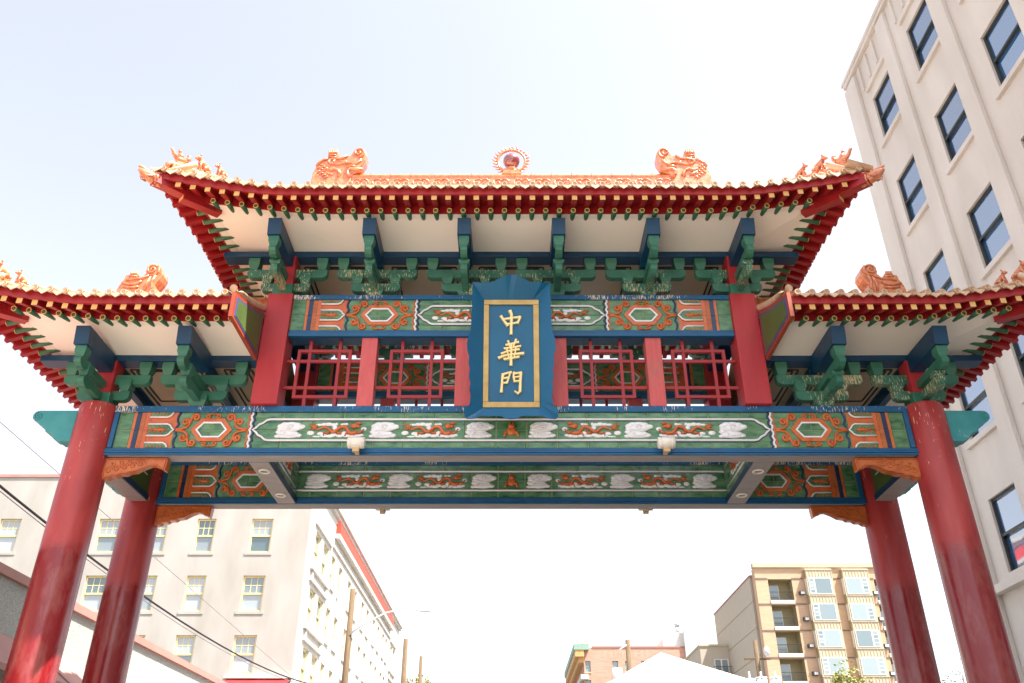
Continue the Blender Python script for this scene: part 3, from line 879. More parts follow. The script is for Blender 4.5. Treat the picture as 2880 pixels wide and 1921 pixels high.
# side-facing arms at the corners carry the side eaves (only seen end-on)
# wall-line beams under the eaves, and ceilings
def eave_beams(x0, x1, z, ext_l, ext_r):
    for yc in (0.0, 2.2):
        m2 = MB(); m2.box(x0 - ext_l, x1 + ext_r, yc - 0.13, yc + 0.13, z + 0.012, z + 0.115)
        bevel(obj('eave_beam', m2, 'blue', gate), 0.008)
eave_beams(-3.765, 3.765, 10.06, 1.10, 1.10)
eave_beams(-CX, -3.985, 8.055, 1.10, 0.0)
eave_beams(3.985, CX, 8.055, 0.0, 1.10)
for sx in (-1, 1):
    for x, z in ((3.765, 10.06), (CX, 8.055)):
        m2 = MB(); m2.box(sx * x - 0.11, sx * x + 0.11, -1.05, -0.132, z - 0.125, z + 0.045)
        m2 = MB(); m2.box(sx * x - 0.12, sx * x + 0.12, 0.132, 2.068, z + 0.014, z + 0.11)
        obj('side_eave_beam', m2, 'blue', gate)
def ceiling(xs, z):
    for a, b in zip(xs[:-1], xs[1:]):
        m2 = MB(); m2.box(a + 0.06, b - 0.06, 0.132, 2.068, z, z + 0.03)
        c = obj('ceiling_panel', m2, 'ceil', gate)
        for ins in (0.14, 0.22):
            m3 = MB(); t = 0.014
            x0, x1, y0, y1 = a + ins + 0.06, b - ins - 0.06, 0.13 + ins * 0.6, 2.07 - ins * 3.2
            m3.box(x0, x1, y0 - t, y0 + t, z - 0.012, z - 0.001); m3.box(x0, x1, y1 - t, y1 + t, z - 0.012, z - 0.001)
            m3.box(x0 - t, x0 + t, y0 + t, y1 - t, z - 0.012, z - 0.001); m3.box(x1 - t, x1 + t, y0 + t, y1 - t, z - 0.012, z - 0.001)
            obj('black_line', m3, 'black', c)
    for x in xs:
        m2 = MB(); m2.box(x - 0.058, x + 0.058, 0.134, 2.066, z - 0.14, z + 0.03)
        obj('ceiling_beam', m2, 'blue', gate)
ceiling(BX, 10.09)
ceiling([-CX, -4.82, -3.98], 8.09)
ceiling([3.98, 4.82, CX], 8.09)

# ------------------------------------------------------------------ roofs
YA, YB = -1.50, 3.70
RISE, LR = 0.12, 1.85
PUSH0 = 0.27
def rise(d, o=0.0):
    t = max(0.0, 1 - d / LR)
    return RISE * t ** 1.2 * max(0.0, 1 - o / 1.7)
def push(d):
    return PUSH0 * max(0.0, 1 - d / LR) ** 1.35

def flying_mesh(length):
    mb = MB(); w = 0.042; s_ = 0.36
    f = lambda o, z: (o, z + s_ * o)
    o0, o1 = 0.025, length
    mb.hexa([(-w, o0, -0.095 + s_ * o0), (w, o0, -0.095 + s_ * o0), (w, o1, -0.095 + s_ * o1), (-w, o1, -0.095 + s_ * o1),
             (-w, o0, 0.01 + s_ * o0), (w, o0, 0.01 + s_ * o0), (w, o1, 0.01 + s_ * o1), (-w, o1, 0.01 + s_ * o1)])
    mb.m = [0, 0, 1, 0, 0, 0]
    return mb
FLY = flying_mesh(0.45).mesh('flying_rafter', ['red', 'yellow'])
def round_mesh():
    mb = MB(); p0 = Vector((0, 0.34, -0.045)); p1 = Vector((0, 0.80, 0.075))
    mb.tube([p0, p1], 0.043, n=14)
    d = (p0 - p1).normalized()
    # ring on the end
    a = Vector((1, 0, 0)); b = d.cross(a)
    ring = [p0 + d * 0.002 + a * (0.036 * math.cos(t * PI / 8)) + b * (0.036 * math.sin(t * PI / 8)) for t in range(16)]
    mb.tube(ring, 0.008, n=5, closed=True, mi=1)
    return mb
RND = round_mesh().mesh('round_rafter', ['rafter', 'yellow'])
def cap_mesh():
    mb = MB()
    mb.tube([(0, -0.075, 0.150), (0, -0.060, 0.153), (0, 0.55, 0.150 + 0.42 * 0.55)], [0.050, 0.050, 0.044], n=14)
    mb.tube([(0.038 * math.cos(t * PI / 8), -0.078, 0.150 + 0.038 * math.sin(t * PI / 8)) for t in range(16)], 0.006, n=5, closed=True)
    return mb
CAP = cap_mesh().mesh('cap_tile', 'rooftile')
def drip_mesh():
    mb = MB()
    top = [(-0.100, 0.160), (-0.052, 0.138), (0, 0.130), (0.052, 0.138), (0.100, 0.160)]
    low = [(0.098, 0.142), (0.082, 0.122), (0.060, 0.104), (0.034, 0.088), (0, 0.062), (-0.034, 0.088), (-0.060, 0.104), (-0.082, 0.122), (-0.098, 0.142)]
    mb.prism(top + low, -0.072, -0.054, 'y')
    rows = []
    for y in (-0.056, 0.30):
        rows.append([(x, y, z + 0.40 * (y + 0.056) - 0.004) for x, z in top])
    mb.grid(rows)
    rows2 = [[(x, y, z - 0.016) for x, y, z in r] for r in rows]
    mb.grid(rows2)
    return mb
DRIP = drip_mesh().mesh('drip_tile', 'rooftile')

def dragon_ridge_outline(kind):
    if kind == 'upper':
        k = 0.000717
        P = [(300, 1420), (330, 1000), (440, 760), (500, 640), (600, 560), (760, 528), (748, 250), (900, 232), (1050, 262), (1100, 330), (1090, 470), (1060, 520), (1300, 480), (1400, 428), (1500, 450), (1530, 380), (1600, 262), (1760, 190), (1900, 222), (1990, 330), (2040, 440), (2010, 590), (1920, 740), (1820, 830), (1860, 880), (1960, 905), (1950, 945), (1750, 990), (1640, 1060), (1600, 1150), (1600, 1420)]
        return [(((x - 2040) * 0.84 + 1040) * k, (1420 - y) * k * 1.12) for x, y in P]
    k = 0.00126
    P = [(745, 620), (745, 500), (725, 430), (700, 380), (682, 360), (672, 285), (612, 280), (604, 232), (560, 222), (510, 240), (484, 290), (500, 330), (478, 342), (440, 320), (385, 262), (402, 230), (380, 180), (330, 138), (285, 124), (220, 132), (160, 200), (140, 280), (165, 350), (215, 440), (220, 620)]
    return [((442 - x) * k, (620 - y) * k * 1.15) for x, y in P]
def dragon_obj(parent, kind, x, z, sgn):
    """sgn: +1 when the curled tail points to +x"""
    out = dragon_ridge_outline(kind)
    th = 0.13 if kind == 'upper' else 0.15
    mb = MB(); mb.prism([(px * sgn, pz) for px, pz in out], -th, th, 'y')
    o = bevel(obj('ridge_dragon', mb, 'ceram', parent, loc=(x, YC, z)), 0.02, 2)
    mb = MB()
    def tb(pts, r, n=6):
        for s_ in (-1, 1):
            mb.tube([(px * sgn, s_ * (th + 0.006), pz) for px, pz in pts], r * 1.3, n=n)
    if kind == 'upper':
        k = 0.000717
        f = lambda x_, y_: (((x_ - 2040) * 0.84 + 1040) * k, (1420 - y_) * k * 1.12)
        sp = [(a, b) for a, _, b in spiral(*f(1760, 350), 0.13, PI * 1.5, 1.5, n=20)]
        tb(sp, 0.018)
        tb([f(1880, 600), f(1750, 700), f(1650, 760), f(1560, 700), f(1380, 690), f(1100, 740), f(880, 720), f(800, 660), f(850, 580), f(1050, 555), f(1250, 540), f(1400, 460)], 0.02)
        tb([f(1960, 905), f(1700, 900), f(1560, 880), f(1450, 940), f(1480, 1050), f(1560, 1150)], 0.028)
        tb([f(1700, 820), f(1560, 790), f(1420, 850)], 0.024)
        tb([f(760, 900), f(900, 930), f(1010, 880), f(1150, 930), f(1240, 1040), f(1180, 1120)], 0.026)
        for q in (780, 840, 900, 960):
            tb([f(760, 920), f(q, 1000 + (q - 780) * 0.3), f(q + 40, 1080)], 0.012)
        for q in (780, 840, 900, 960, 1020):
            tb([f(q + 10, 420), f(q, 260)], 0.014)
        tb([f(770, 440), f(1040, 440)], 0.014); tb([f(770, 500), f(1050, 500)], 0.012)
        for i_ in range(4):
            for j_ in range(3):
                cx_, cy_ = 480 + i_ * 90 + j_ * 25, 720 + i_ * 55 + j_ * 130
                tb([f(cx_ - 40, cy_ + 40), f(cx_ - 20, cy_ - 10), f(cx_ + 30, cy_ - 30), f(cx_ + 60, cy_ + 10)], 0.012)
        tb([f(430, 800), f(520, 660), f(640, 590), f(760, 570)], 0.02)
        tb([f(1000, 610), f(960, 650), f(1040, 660)], 0.014); tb([f(1200, 640), f(1300, 670), f(1420, 640)], 0.014)
    else:
        k = 0.00126
        f = lambda x_, y_: ((442 - x_) * k, (620 - y_) * k * 1.15)
        c0 = f(305, 205)
        sp = [(a, b) for a, _, b in spiral(c0[0], c0[1], 0.105, PI * 0.2, 1.6, n=20)]
        tb(sp, 0.016)
        tb([f(330, 300), f(240, 290), f(200, 240), f(215, 170)], 0.014)
        tb([f(235, 300), f(270, 380), f(250, 470), f(260, 540)], 0.020)
        tb([f(300, 320), f(340, 420), f(330, 520)], 0.018)
        tb([f(330, 300), f(430, 345), f(520, 350), f(640, 370)], 0.018)
        tb([f(420, 380), f(460, 420), f(560, 440), f(690, 410)], 0.020)
        tb([f(440, 470), f(540, 480), f(660, 470)], 0.020)
        for q in (520, 545, 570, 595):
            tb([f(q, 300), f(q - 4, 235)], 0.012)
        tb([f(505, 310), f(612, 305)], 0.014)
    obj('carving', mb, 'ceram', o, loc=(x, YC, z))
    return o

def hen_rider_mesh():
    mb = MB()
    mb.ell((0, 0, 0.07), (0.10, 0.05, 0.055), 10, 6)                      # hen body, heading +x
    mb.tube([(0.07, 0, 0.09), (0.11, 0, 0.15), (0.115, 0, 0.20), (0.14, 0, 0.225)], [0.035, 0.026, 0.024, 0.014], n=7)
    mb.tube([(0.115, 0, 0.215), (0.10, 0, 0.245)], [0.012, 0.005], n=5)
    mb.tube([(-0.08, 0, 0.08), (-0.13, 0, 0.12), (-0.15, 0, 0.16), (-0.12, 0, 0.185)], [0.035, 0.034, 0.028, 0.012], n=7)
    mb.tube([(0, 0, 0.09), (0.0, 0, 0.15), (0.0, 0, 0.185)], [0.05, 0.038, 0.022], n=8)
    mb.ell((0.0, 0, 0.205), (0.026, 0.026, 0.030), 8, 6)
    mb.tube([(0, 0, 0.225), (0, 0, 0.25)], [0.018, 0.008], n=6)
    mb.box(-0.10, 0.10, -0.035, 0.035, -0.01, 0.03)
    return mb
def lion_mesh(s_=1.0):
    mb = MB()
    mb.tube([(-0.06, 0, 0.03), (-0.05, 0, 0.08), (0.0, 0, 0.13), (0.03, 0, 0.17)], [0.045, 0.052, 0.045, 0.036], n=8)
    mb.ell((0.045, 0, 0.20), (0.045, 0.038, 0.038), 10, 6)
    mb.ell((0.085, 0, 0.192), (0.022, 0.024, 0.020), 8, 6)
    for sy in (-1, 1):
        mb.tube([(0.02, 0.028 * sy, 0.14), (0.055, 0.03 * sy, 0.08), (0.08, 0.03 * sy, 0.0)], [0.022, 0.016, 0.014], n=6)
        mb.tube([(-0.05, 0.035 * sy, 0.06), (0.0, 0.045 * sy, 0.045), (0.005, 0.045 * sy, 0.0)], [0.03, 0.022, 0.018], n=6)
        mb.tube([(0.03, 0.03 * sy, 0.225), (0.015, 0.04 * sy, 0.255)], [0.014, 0.005], n=5)
    mb.tube([(-0.09, 0, 0.02), (-0.12, 0, 0.06), (-0.11, 0, 0.10)], [0.02, 0.022, 0.008], n=6)
    mb.box(-0.10, 0.10, -0.04, 0.04, -0.012, 0.012)
    return mb
HEN = hen_rider_mesh().mesh('hen_rider_figure', 'ceram')
LION = lion_mesh().mesh('beast_figure', 'ceram')
def drakehead_mesh():
    """ceramic dragon head capping the hip beam, pointing to +x"""
    mb = MB()
    mb.tube([(-0.12, 0, -0.01), (0.0, 0, -0.01)], [0.105, 0.10], n=8)
    mb.tube([(-0.02, 0, -0.01), (0.06, 0, 0.0), (0.14, 0, 0.015), (0.22, 0, 0.03), (0.29, 0, 0.06)], [0.102, 0.11, 0.10, 0.075, 0.032], n=10)
    mb.tube([(0.10, 0, 0.06), (0.20, 0, 0.10), (0.27, 0, 0.125), (0.31, 0, 0.11)], [0.06, 0.05, 0.035, 0.012], n=8)
    for sy in (-1, 1):
        mb.ell((0.10, 0.06 * sy, 0.085), 0.028, 8, 6)
        mb.tube([(0.04, 0.07 * sy, 0.07), (-0.03, 0.09 * sy, 0.12), (-0.08, 0.08 * sy, 0.15)], [0.022, 0.018, 0.006], n=6)
        for q in range(4):
            mb.tube([(0.02 + q * 0.03, 0.10 * sy, 0.03 - q * 0.03), (0.10 + q * 0.03, 0.098 * sy, -0.02 - q * 0.015), (0.17 + q * 0.02, 0.075 * sy, -0.015)], [0.012, 0.010, 0.006], n=5)
    mb.tube([(0.0, math.cos(t * PI / 8) * 0.112, math.sin(t * PI / 8) * 0.112 - 0.01) for t in range(16)], 0.018, n=6, closed=True)
    return mb
DHEAD = drakehead_mesh().mesh('dragon_head_cap', 'ceram')

def build_roof(name, zf, xl, xr, cl, cr, ridge_l, ridge_r, prof, sp, ridge_z):
    """zf: height of the fascia's lower edge; xl/xr: eave ends; cl/cr: is that end a hip corner"""
    a_, b_ = prof
    ze = zf
    half = YC - YA
    def height(o): return a_ * o + b_ * o * o
    # ---- roof skin: contours from the eave to the ridge
    NP = 8
    def hipx(p, side):
        e_, rd = (xl, ridge_l) if side < 0 else (xr, ridge_r)
        if not (cl if side < 0 else cr): return e_
        d = abs(e_ - rd); ctl = e_ - side * min(d * 0.55, 1.0)
        return (1 - p) ** 2 * e_ + 2 * p * (1 - p) * ctl + p * p * rd
    def hipz(p, d):
        return ze + 0.11 + height(p * half) + rise(d) * (1 - p) ** 2
    skin = MB()
    NX = 44
    ff = lambda p: (1 - p) ** 2
    def endx(p, side):
        cc = cl if side < 0 else cr
        return hipx(p, side) + (side * PUSH0 * ff(p) if cc else 0.0)
    for sy in (-1, 1):
        rows = []
        for ip in range(NP + 1):
            p = ip / NP
            xa, xb = endx(p, -1), endx(p, 1)
            row = []
            for i in range(NX + 1):
                x = xa + (xb - xa) * i / NX
                ds = [9.0]
                if cl: ds.append(x - xa)
                if cr: ds.append(xb - x)
                d = min(ds)
                row.append((x, YC + sy * (half * (1 - p) + push(d) * ff(p)), hipz(p, d)))
            rows.append(row)
        skin.grid(rows)
    for side, cc in ((-1, cl), (1, cr)):
        if not cc: continue
        rows = []
        for ip in range(NP + 1):
            p = ip / NP
            h2 = half * (1 - p) + PUSH0 * ff(p)
            row = []
            for i in range(25):
                y = YC - h2 + 2 * h2 * i / 24
                d = min(y - (YC - h2), (YC + h2) - y)
                row.append((hipx(p, side) + side * push(d) * ff(p), y, hipz(p, d)))
            rows.append(row)
        skin.grid(rows)
    # tile rolls running up the slopes
    def roll(pts):
        skin.tube(pts, 0.044, n=6)
    nx = int((xr - xl) / sp)
    xm = (xl + xr) / 2 if (cl and cr) else None
    xs = []
    if cl and cr:
        k = int((xr + PUSH0 - 0.10) / sp - 0.5)
        xs = [(i + 0.5) * sp for i in range(-k - 1, k + 1)]
    elif cl:
        x = xr - sp * 0.55
        while x > xl - PUSH0 + 0.12: xs.append(x); x -= sp
    else:
        x = xl + sp * 0.55
        while x < xr + PUSH0 - 0.12: xs.append(x); x += sp
    ky = int((half + PUSH0 - 0.10) / sp - 0.5)
    ys = [YC + (i + 0.5) * sp for i in range(-ky - 1, ky + 1)]
    for x in xs:
        for sy in (-1, 1):
            pts = []
            for ip in range(NP + 1):
                p = ip / NP
                if x < endx(p, -1) - 1e-6 or x > endx(p, 1) + 1e-6: break
                ds = [9.0]
                if cl: ds.append(x - endx(p, -1))
                if cr: ds.append(endx(p, 1) - x)
                d = min(ds)
                pts.append((x, YC + sy * (half * (1 - p) + push(d) * ff(p)), hipz(p, d) + 0.035))
            if len(pts) > 1: roll(pts)
    for side, cc in ((-1, cl), (1, cr)):
        if not cc: continue
        for y in ys:
            pts = []
            for ip in range(NP + 1):
                p = ip / NP
                h2 = half * (1 - p) + PUSH0 * ff(p)
                if abs(y - YC) > h2: break
                d = h2 - abs(y - YC)
                pts.append((hipx(p, side) + side * push(d) * ff(p), y, hipz(p, d) + 0.035))
            if len(pts) > 1: roll(pts)
    R = obj(name, skin, 'rooftile', gate)
    # ---- eaves
    sides = []
    sides.append(((xl, YA), (1, 0), (0, 1), xr - xl, cl, cr, xs, lambda x: x - xl))
    sides.append(((xr, YB), (-1, 0), (0, -1), xr - xl, cr, cl, xs, lambda x: xr - x))
    if cr: sides.append(((xr, YA), (0, 1), (-1, 0), YB - YA, True, True, ys, lambda y: y - YA))
    if cl: sides.append(((xl, YB), (0, -1), (1, 0), YB - YA, True, True, ys, lambda y: YB - y))
    for (p0, t, n, Ltot, cs, ce, pos, tos) in sides:
        ang = math.atan2(t[1], t[0])
        G = lambda o: max(0.0, 1 - max(0.0, o) / 1.66)
        def dist(s, o=0.0):
            ds = [9.0]
            if cs: ds.append(s - (o - PUSH0 * G(o)))
            if ce: ds.append(Ltot - (o - PUSH0 * G(o)) - s)
            return max(0.0, min(ds))
        def pt(s, o, z):
            """s along the eave, o inward"""
            d = dist(s, o)
            oo = o - push(d) * G(o)
            return (p0[0] + t[0] * s + n[0] * oo, p0[1] + t[1] * s + n[1] * oo, ze + z + rise(d, o))
        def sheet(mb, prof_, N=40):
            rows = []
            for (o, z) in prof_:
                oc = o - PUSH0 * G(o)
                sa = oc if cs else 0.0; sb = Ltot - oc if ce else Ltot
                rows.append([pt(sa + (sb - sa) * i / N, o, z) for i in range(N + 1)])
            mb.grid(rows)
        m2 = MB(); sheet(m2, [(0.0, 0.125), (0.0, 0.0), (0.04, 0.0), (0.04, 0.125), (0.0, 0.125)])
        obj('fascia', m2, 'red', R)
        m2 = MB(); sheet(m2, [(0.04, 0.015), (0.44, 0.16), (0.44, -0.02), (0.47, -0.02), (0.47, 0.17)])
        obj('red_soffit', m2, 'red', R)
        m2 = MB(); sheet(m2, [(0.47, -0.012), (0.60, -0.006), (0.61, 0.0), (1.42, -0.115), (1.42, 0.09), (0.47, 0.09)])
        obj('cream_soffit', m2, 'cream', R)
        for q in pos:
            s = tos(q); d = dist(s)
            P = pt(s, 0.0, 0.0)
            edge = min([s] * cs + [Ltot - s] * ce + [9.0])
            L0 = min(0.45, edge + push(d) - 0.07)
            if L0 > 0.08:
                if L0 > 0.449: me = FLY
                else: me = flying_mesh(L0).mesh('flying_rafter', ['red', 'yellow'])
                link('flying_rafter', me, R, loc=P, rot=(0, 0, ang))
            if edge > 0.40:
                Q = pt(s, 0.40, 0.0)
                link('round_rafter', RND, R, loc=(Q[0] - n[0] * 0.40, Q[1] - n[1] * 0.40, Q[2]), rot=(0, 0, ang))
            sl = 0.0
            if d < LR:
                sl = math.atan2(RISE * 1.2, LR)
                sl = -sl if (cs and s < Ltot / 2) else sl
            link('cap_tile', CAP, R, loc=P, rot=(0, 0, ang))
            s2 = s + sp / 2
            if s2 < Ltot + (PUSH0 - 0.12 if ce else -0.05):
                P2 = pt(s2, 0.0, 0.0)
                link('drip_tile', DRIP, R, loc=P2, rot=(0, -sl * 0.6, ang))
        if cs:
            P2 = pt(tos(pos[0] if tos(pos[0]) < Ltot / 2 else pos[-1]) - sp / 2, 0, 0)
            link('drip_tile', DRIP, R, loc=P2, rot=(0, 0, ang))
    # ---- hips
    corners = []
    if cl: corners += [(xl, YA, -1, -1), (xl, YB, -1, 1)]
    if cr: corners += [(xr, YA, 1, -1), (xr, YB, 1, 1)]
    for (x, y, sx, sy) in corners:
        dv = Vector((sx, sy, 0)).normalized()
        tv = Vector((-dv.y, dv.x, 0))
        C0 = Vector((x, y, ze)) + dv * (PUSH0 * math.sqrt(2))
        def beam(o0, o1, w, z0f, z1f, nm, mats, endmat=None):
            m2 = MB(); ps = []
            for o in (o0, o1):
                base = C0 - dv * (o * math.sqrt(2))
                rz_ = rise(max(0.0, o), max(0.0, o))
                for zz in (z0f(o), z1f(o)):
                    for s_ in (-1, 1):
                        ps.append(base + tv * (s_ * w) + Vector((0, 0, zz + rz_)))
            m2.hexa([ps[0], ps[1], ps[5], ps[4], ps[2], ps[3], ps[7], ps[6]])
            if endmat is not None: m2.m[2] = 1
            return obj(nm, m2, mats, R)
        beam(0.34, 0.80, 0.075, lambda o: -0.14 + 0.22 * (o - 0.34), lambda o: 0.12, 'hip_beam', ['red', 'yellow'], True)
        tb_ = beam(0.0, 0.62, 0.08, lambda o: -0.12 + 0.16 * o, lambda o: 0.07 + 0.16 * o, 'hip_beam', ['red', 'red'])
        zt = rise(0) + ze + 0.03
        ax = math.atan2(dv.y, dv.x)
        link('dragon_head_cap', DHEAD, R, loc=C0 - dv * 0.03 + Vector((0, 0, rise(0) - 0.03)), rot=(0, 0, ax), scale=(0.92, 0.82, 0.85))
        # hip ridge: carved wall with round coping
        path = []
        for ip in range(13):
            p = 0.055 + 0.925 * ip / 12
            xx = endx(p, sx); yy = YC + sy * (half * (1 - p) + PUSH0 * ff(p))
            path.append(Vector((xx, yy, hipz(p, 0.0))))
        m2 = MB(); w = 0.07
        rows = []
        hts = [0.24] * len(path)
        def side_pts(i):
            tdir = (path[min(i + 1, 12)] - path[max(i - 1, 0)]); tdir.z = 0; tdir.normalize()
            return Vector((-tdir.y, tdir.x, 0))
        for i, P in enumerate(path):
            s_ = side_pts(i); h = hts[i]
            rows.append([P - s_ * (w + 0.02) + Vector((0, 0, -0.05)), P - s_ * (w + 0.02) + Vector((0, 0, 0.07)), P - s_ * w + Vector((0, 0, 0.08)), P - s_ * w + Vector((0, 0, h)), P + s_ * w + Vector((0, 0, h)), P + s_ * w + Vector((0, 0, 0.08)), P + s_ * (w + 0.02) + Vector((0, 0, 0.07)), P + s_ * (w + 0.02) + Vector((0, 0, -0.05))])
        m2.grid(rows)
        m2.add(rows[0], [list(range(8))]); m2.add(rows[-1], [list(range(8))])
        hr = obj('hip_ridge', m2, 'ceram', R)
        m2 = MB()
        cop = [P + Vector((0, 0, 0.255)) for P in path]
        first = cop[0] + (cop[0] - cop[1]).normalized() * 0.05
        m2.tube([first + Vector((0, 0, -0.10)), first + Vector((0, 0, -0.03))] + cop, [0.035, 0.045] + [0.05] * len(cop), n=8)
        obj('coping', m2, 'ceram', hr)
        m2 = MB()
        for i in range(6):
            P = path[i] + (path[i + 1] - path[i]) * 0.5; s_ = side_pts(i)
            td = (path[i + 1] - path[i]).normalized()
            for sg in (-1, 1):
                pts = [P + s_ * sg * (w + 0.004) + td * a + Vector((0, 0, 0.16 + b)) for a, _, b in spiral(0, 0, 0.055, i, 1.2 * (1 if i % 2 else -1), n=8)]
                m2.tube(pts, 0.011, n=5)
        obj('carving', m2, 'ceram', hr)
        def at(p):
            i = min(11, max(0, (p - 0.055) / 0.925 * 12)); k_ = int(i); f_ = i - k_
            return path[k_].lerp(path[k_ + 1], f_) + Vector((0, 0, 0.30))
        d0 = path[1] - path[4]
        az = math.atan2(d0.y, d0.x)
        slope = -math.atan2(d0.z, math.hypot(d0.x, d0.y))
        link('hen_rider_figure', HEN, R, loc=at(0.10), rot=(0, slope, az), scale=(1.15, 1.15, 1.15))
        link('beast_figure', LION, R, loc=at(0.20), rot=(0, slope, az), scale=(1.15, 1.15, 1.2))
        link('beast_figure', LION, R, loc=at(0.29), rot=(0, slope, az), scale=(0.95, 0.95, 0.98))
    # ---- main ridge
    zr = ridge_z
    m2 = MB()
    x0, x1 = ridge_l, ridge_r
    zb = ze + 0.12 + height(half)
    sec = [(-0.14, zb - 0.1), (-0.14, zb + 0.05), (-0.10, zb + 0.07), (-0.10, zr - 0.08), (-0.12, zr - 0.06), (-0.08, zr), (0.08, zr), (0.12, zr - 0.06), (0.10, zr - 0.08), (0.10, zb + 0.07), (0.14, zb + 0.05), (0.14, zb - 0.1)]
    m2.prism([(YC + y, z) for y, z in sec], x0, x1, 'x')
    rg = obj('main_ridge', m2, 'ceram', R)
    npan = int((x1 - x0) / 0.375)
    m2 = MB()
    for i in range(npan):
        xc = x0 + (i + 0.5) * (x1 - x0) / npan
        for sy in (-1, 1):
            yy = YC + sy * 0.106
            zc = (zr - 0.08 + zb + 0.07) / 2; hh = (zr - zb - 0.15) / 2
            m2.tube([(xc + a, yy, zc + b) for a, _, b in spiral(-0.07, 0.0, hh * 0.75, 0.4, 1.3, n=9)], 0.012, n=5)
            m2.tube([(xc + a, yy, zc + b) for a, _, b in spiral(0.09, 0.01, hh * 0.65, 2.4, -1.2, n=9)], 0.011, n=5)
        if i: m2.box(x0 + i * (x1 - x0) / npan - 0.006, x0 + i * (x1 - x0) / npan + 0.006, YC - 0.125, YC + 0.125, zr - 0.075, zr + 0.006)
    obj('carving', m2, 'ceram', rg)
    return R

ZF_U, ZF_L = 10.28, 8.265
UR = build_roof('upper_roof', ZF_U, -5.25, 5.25, True, True, -3.55, 3.55, (0.45, 0.123), 0.2196, 12.87)
for sx in (-1, 1):
    dragon_obj(UR, 'upper', sx * 3.62, 12.53, -sx)
LRF = build_roof('side_roof', ZF_L, -7.80, -4.03, True, False, -6.75, -4.03, (0.28, 0.076), 0.2098, 9.99)
RRF = build_roof('side_roof', ZF_L, 4.03, 7.80, False, True, 4.03, 6.75, (0.28, 0.076), 0.2098, 9.99)
dragon_obj(LRF, 'side', -6.73, 9.95, 1)
dragon_obj(RRF, 'side', 6.73, 9.95, -1)
# painted boards closing the inner ends of the side roofs
for sx, RR in ((-1, LRF), (1, RRF)):
    def prof_pts(ins, y0, y1, N=14):
        top, bot = [], []
        for i in range(N + 1):
            y = y0 + (y1 - y0) * i / N
            o = min(y - YA, YB - y) 
            h = 0.28 * o + 0.076 * o * o
            top.append((y, ZF_L + 0.17 + h - ins))
            bot.append((y, ZF_L - 0.25 + 0.02 * o + ins))
        return top + bot[::-1]
    x0, x1 = sorted((sx * 3.984, sx * 4.04))
    mb = MB(); mb.prism(prof_pts(0.0, YA - 0.06, -0.205), x0, x1, 'x'); g1 = obj('gable_board', mb, 'boardred', gate)
    mb = MB(); mb.prism(prof_pts(0.0, 2.405, YB + 0.06), x0, x1, 'x'); obj('gable_board', mb, 'boardred', gate)
    xi = sx * 3.984
    mb = MB(); mb.prism(prof_pts(0.055, YA + 0.02, -0.26), *sorted((xi, xi - sx * 0.006)), 'x'); obj('blue_border', mb, 'boardblue', g1)
    mb = MB(); mb.prism(prof_pts(0.085, YA + 0.07, -0.30), *sorted((xi - sx * 0.006, xi - sx * 0.011)), 'x'); obj('green_field', mb, 'board', g1)
    # verge roll along the slope
    mb = MB(); mb.tube([(sx * 4.03, YA - 0.07 + 2.6 * i / 8, ZF_L + 0.215 + 0.28 * (2.6 * i / 8) + 0.076 * (2.6 * i / 8) ** 2) for i in range(9)], 0.06, n=10)
    obj('verge_roll', mb, 'rooftile', g1)
    # the wall behind the roof between pillar pair
    mb = MB(); mb.box(*sorted((sx * 3.60, sx * 3.95)), 0.205, 1.995, 7.30, 7.50); obj('cross_tie', mb, 'blue', gate)
    mb = MB(); mb.box(*sorted((sx * 3.62, sx * 3.93)), 0.205, 1.995, 9.0, 9.25); obj('cross_tie', mb, 'blue', gate)
# flaming pearl
mb = MB()
zr = 12.87
mb.prism([(-0.19, zr + 0.002), (0.19, zr + 0.002), (0.15, zr + 0.10), (-0.15, zr + 0.10)], YC - 0.10, YC + 0.10, 'y')
lobes_ = [(-0.12, 0.14, 0.06), (0.0, 0.19, 0.10), (0.12, 0.14, 0.06), (-0.06, 0.12, 0.07), (0.06, 0.12, 0.07)]
for x, z, r in lobes_: mb.ell((x, YC, zr + z), (r, 0.09, r * 0.8), 8, 6)
base = obj('flaming_pearl', mb, 'ceram', gate)
mb = MB(); mb.ell((0, YC, zr + 0.40), 0.168, 24, 16); obj('glass_ball', mb, 'pearl', base)
mb = MB()
ring = [(0.275 * math.cos(t * PI / 20), YC, zr + 0.40 + 0.29 * math.sin(t * PI / 20)) for t in range(40)]
mb.tube(ring, 0.026, n=8, closed=True)
obj('ring', mb, 'ceram', base)
mb = MB()
for i in range(22):
    a = -PI * 0.30 + (PI * 1.60) * i / 21
    ca, sa = math.cos(a), math.sin(a)
    r0, r1 = 0.30, 0.385 + 0.02 * (i % 2)
    tw = 0.14 if ca > 0 else -0.14
    mb.tube([(r0 * ca, YC, zr + 0.40 + r0 * sa), (0.345 * ca, YC, zr + 0.40 + 0.345 * sa + 0.012), (r1 * math.cos(a + tw), YC, zr + 0.40 + r1 * math.sin(a + tw))], [0.022, 0.018, 0.004], n=5)
obj('flames', mb, 'ceram', base)

